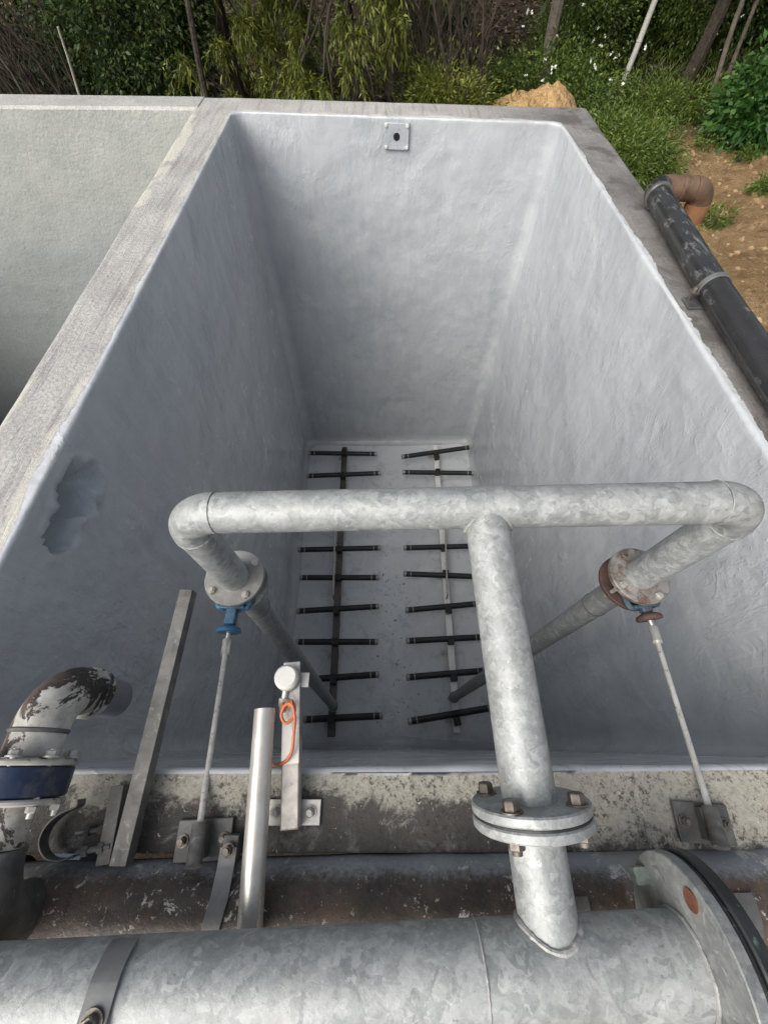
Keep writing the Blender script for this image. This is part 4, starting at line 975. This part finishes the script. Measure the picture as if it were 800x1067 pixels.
# pebbles and clods on the bare earth, ground cover and the far wood: uncountable
rk = MB()
for i in range(2600):
    x = RNG.uniform(1.9, 7); y = RNG.uniform(2.0, 7.0); s = .006+.036*RNG.uniform(0, 1)**3.5; z = gz(x, y)+.2*s
    c = V((x, y, z)); vs = [c+V((math.cos(a)*s*random.uniform(.7, 1.2), math.sin(a)*s*random.uniform(.7, 1.2), zz*s*.6)) for zz in (-.6, .4) for a in (0, 1.26, 2.5, 3.77, 5.0)]+[c+V((0, 0, s*.75))]
    rk.add(vs, [(0, 1, 6, 5), (1, 2, 7, 6), (2, 3, 8, 7), (3, 4, 9, 8), (4, 0, 5, 9), (5, 6, 10), (6, 7, 10), (7, 8, 10), (8, 9, 10), (9, 5, 10)])
M['clod'] = mat_simple('earth_clod', (.15, .09, .045), (.50, .36, .20), .95, 0, 1.4, .6)
tag(rk.build('stones', M['clod'], smooth=20), 'loose stones and clods scattered over the bare earth', 'stones', None, 'stuff')
n = 60000; x = RNG.uniform(-7, 11, n); y = RNG.uniform(5.3, 12, n)
keep = np.array([(mn.noise(V((a*.7, b*.7, 4)))+.25 > (0.15 if a > 2.3 else .35)) and not (a > 2.5 and b < 6.5) and not (0.9 < a < 2.3 and b > 8.2) for a, b in zip(x, y)])
x = x[keep]; y = y[keep]; z = np.array([gz(a, b) for a, b in zip(x, y)])
P = np.stack([x, y, z], 1); D = RNG.normal(size=P.shape)*.45+np.array([0, 0, 1])
tag(leaves_mesh('ground_cover', P, D, .13, .014, M['grass']), 'grass and low weeds covering the slope behind the tank', 'grass', None, 'stuff')
n = 26000; x = RNG.uniform(-6, 10, n); y = RNG.uniform(5.3, 12.5, n); k = (x < 2.4) | (y > 8)
x = x[k]; y = y[k]; z = np.array([gz(a, b)+.012 for a, b in zip(x, y)]); D = RNG.normal(size=(len(x), 3)); D[:, 2] *= .3
M['litter'] = mat_leaf('dead_leaf', (.06, .042, .03), (.13, .09, .062), (.26, .19, .13), .8, .1)
tag(leaves_mesh('leaf_litter', np.stack([x, y, z], 1), D, .09, .04, M['litter']), 'dead brown leaves lying over the slope under the trees', 'leaf litter', None, 'stuff')
P = []; D = []
for i in range(420):
    x = RNG.uniform(-13, 15); y = RNG.uniform(11.5, 15); 
    if .8 < x < 2.4 and y < 13: continue
    z = gz(x, y)+RNG.uniform(.1, 3.2); k = 110; o = RNG.normal(size=(k, 3))*.32; P.append(np.array([x, y, z])+o); D.append(o+RNG.normal(size=(k, 3))*.3)
tag(leaves_mesh('woodland', np.concatenate(P), np.concatenate(D), .14, .06, M['leaf_dark']), 'dim mass of woodland up the slope behind the shrubs', 'woodland', None, 'stuff')

# ------------------------------------------------------------------ light
SUN_EL, SUN_AZ = math.radians(44), math.radians(-133)     # azimuth measured from +Y towards +X
w = bpy.data.worlds.new('World'); C.world = w; w.use_nodes = True; nt = w.node_tree
sky = nt.nodes.new('ShaderNodeTexSky'); sky.sky_type = 'NISHITA'; sky.sun_disc = False; sky.sun_elevation = SUN_EL; sky.sun_rotation = SUN_AZ
sky.air_density = 1.0; sky.dust_density = 5.0; sky.ozone_density = 1.0
hs = nt.nodes.new('ShaderNodeHueSaturation'); hs.inputs['Saturation'].default_value = .5
nt.links.new(sky.outputs[0], hs.inputs['Color']); nt.links.new(hs.outputs[0], nt.nodes['Background'].inputs[0]); nt.nodes['Background'].inputs[1].default_value = .075
sl = bpy.data.lights.new('sun', 'SUN'); sl.energy = 1.5; sl.angle = math.radians(62); sl.color = (1, .965, .91)
so = bpy.data.objects.new('sun', sl); col.objects.link(so)
dv = V((math.sin(SUN_AZ)*math.cos(SUN_EL), math.cos(SUN_AZ)*math.cos(SUN_EL), math.sin(SUN_EL)))
so.rotation_euler = (-dv).to_track_quat('-Z', 'Y').to_euler(); so.location = dv*20
C.view_settings.view_transform = 'Standard'; C.view_settings.look = 'None'; C.view_settings.exposure = 1.0; C.view_settings.gamma = 1
C.view_settings.use_curve_mapping = False
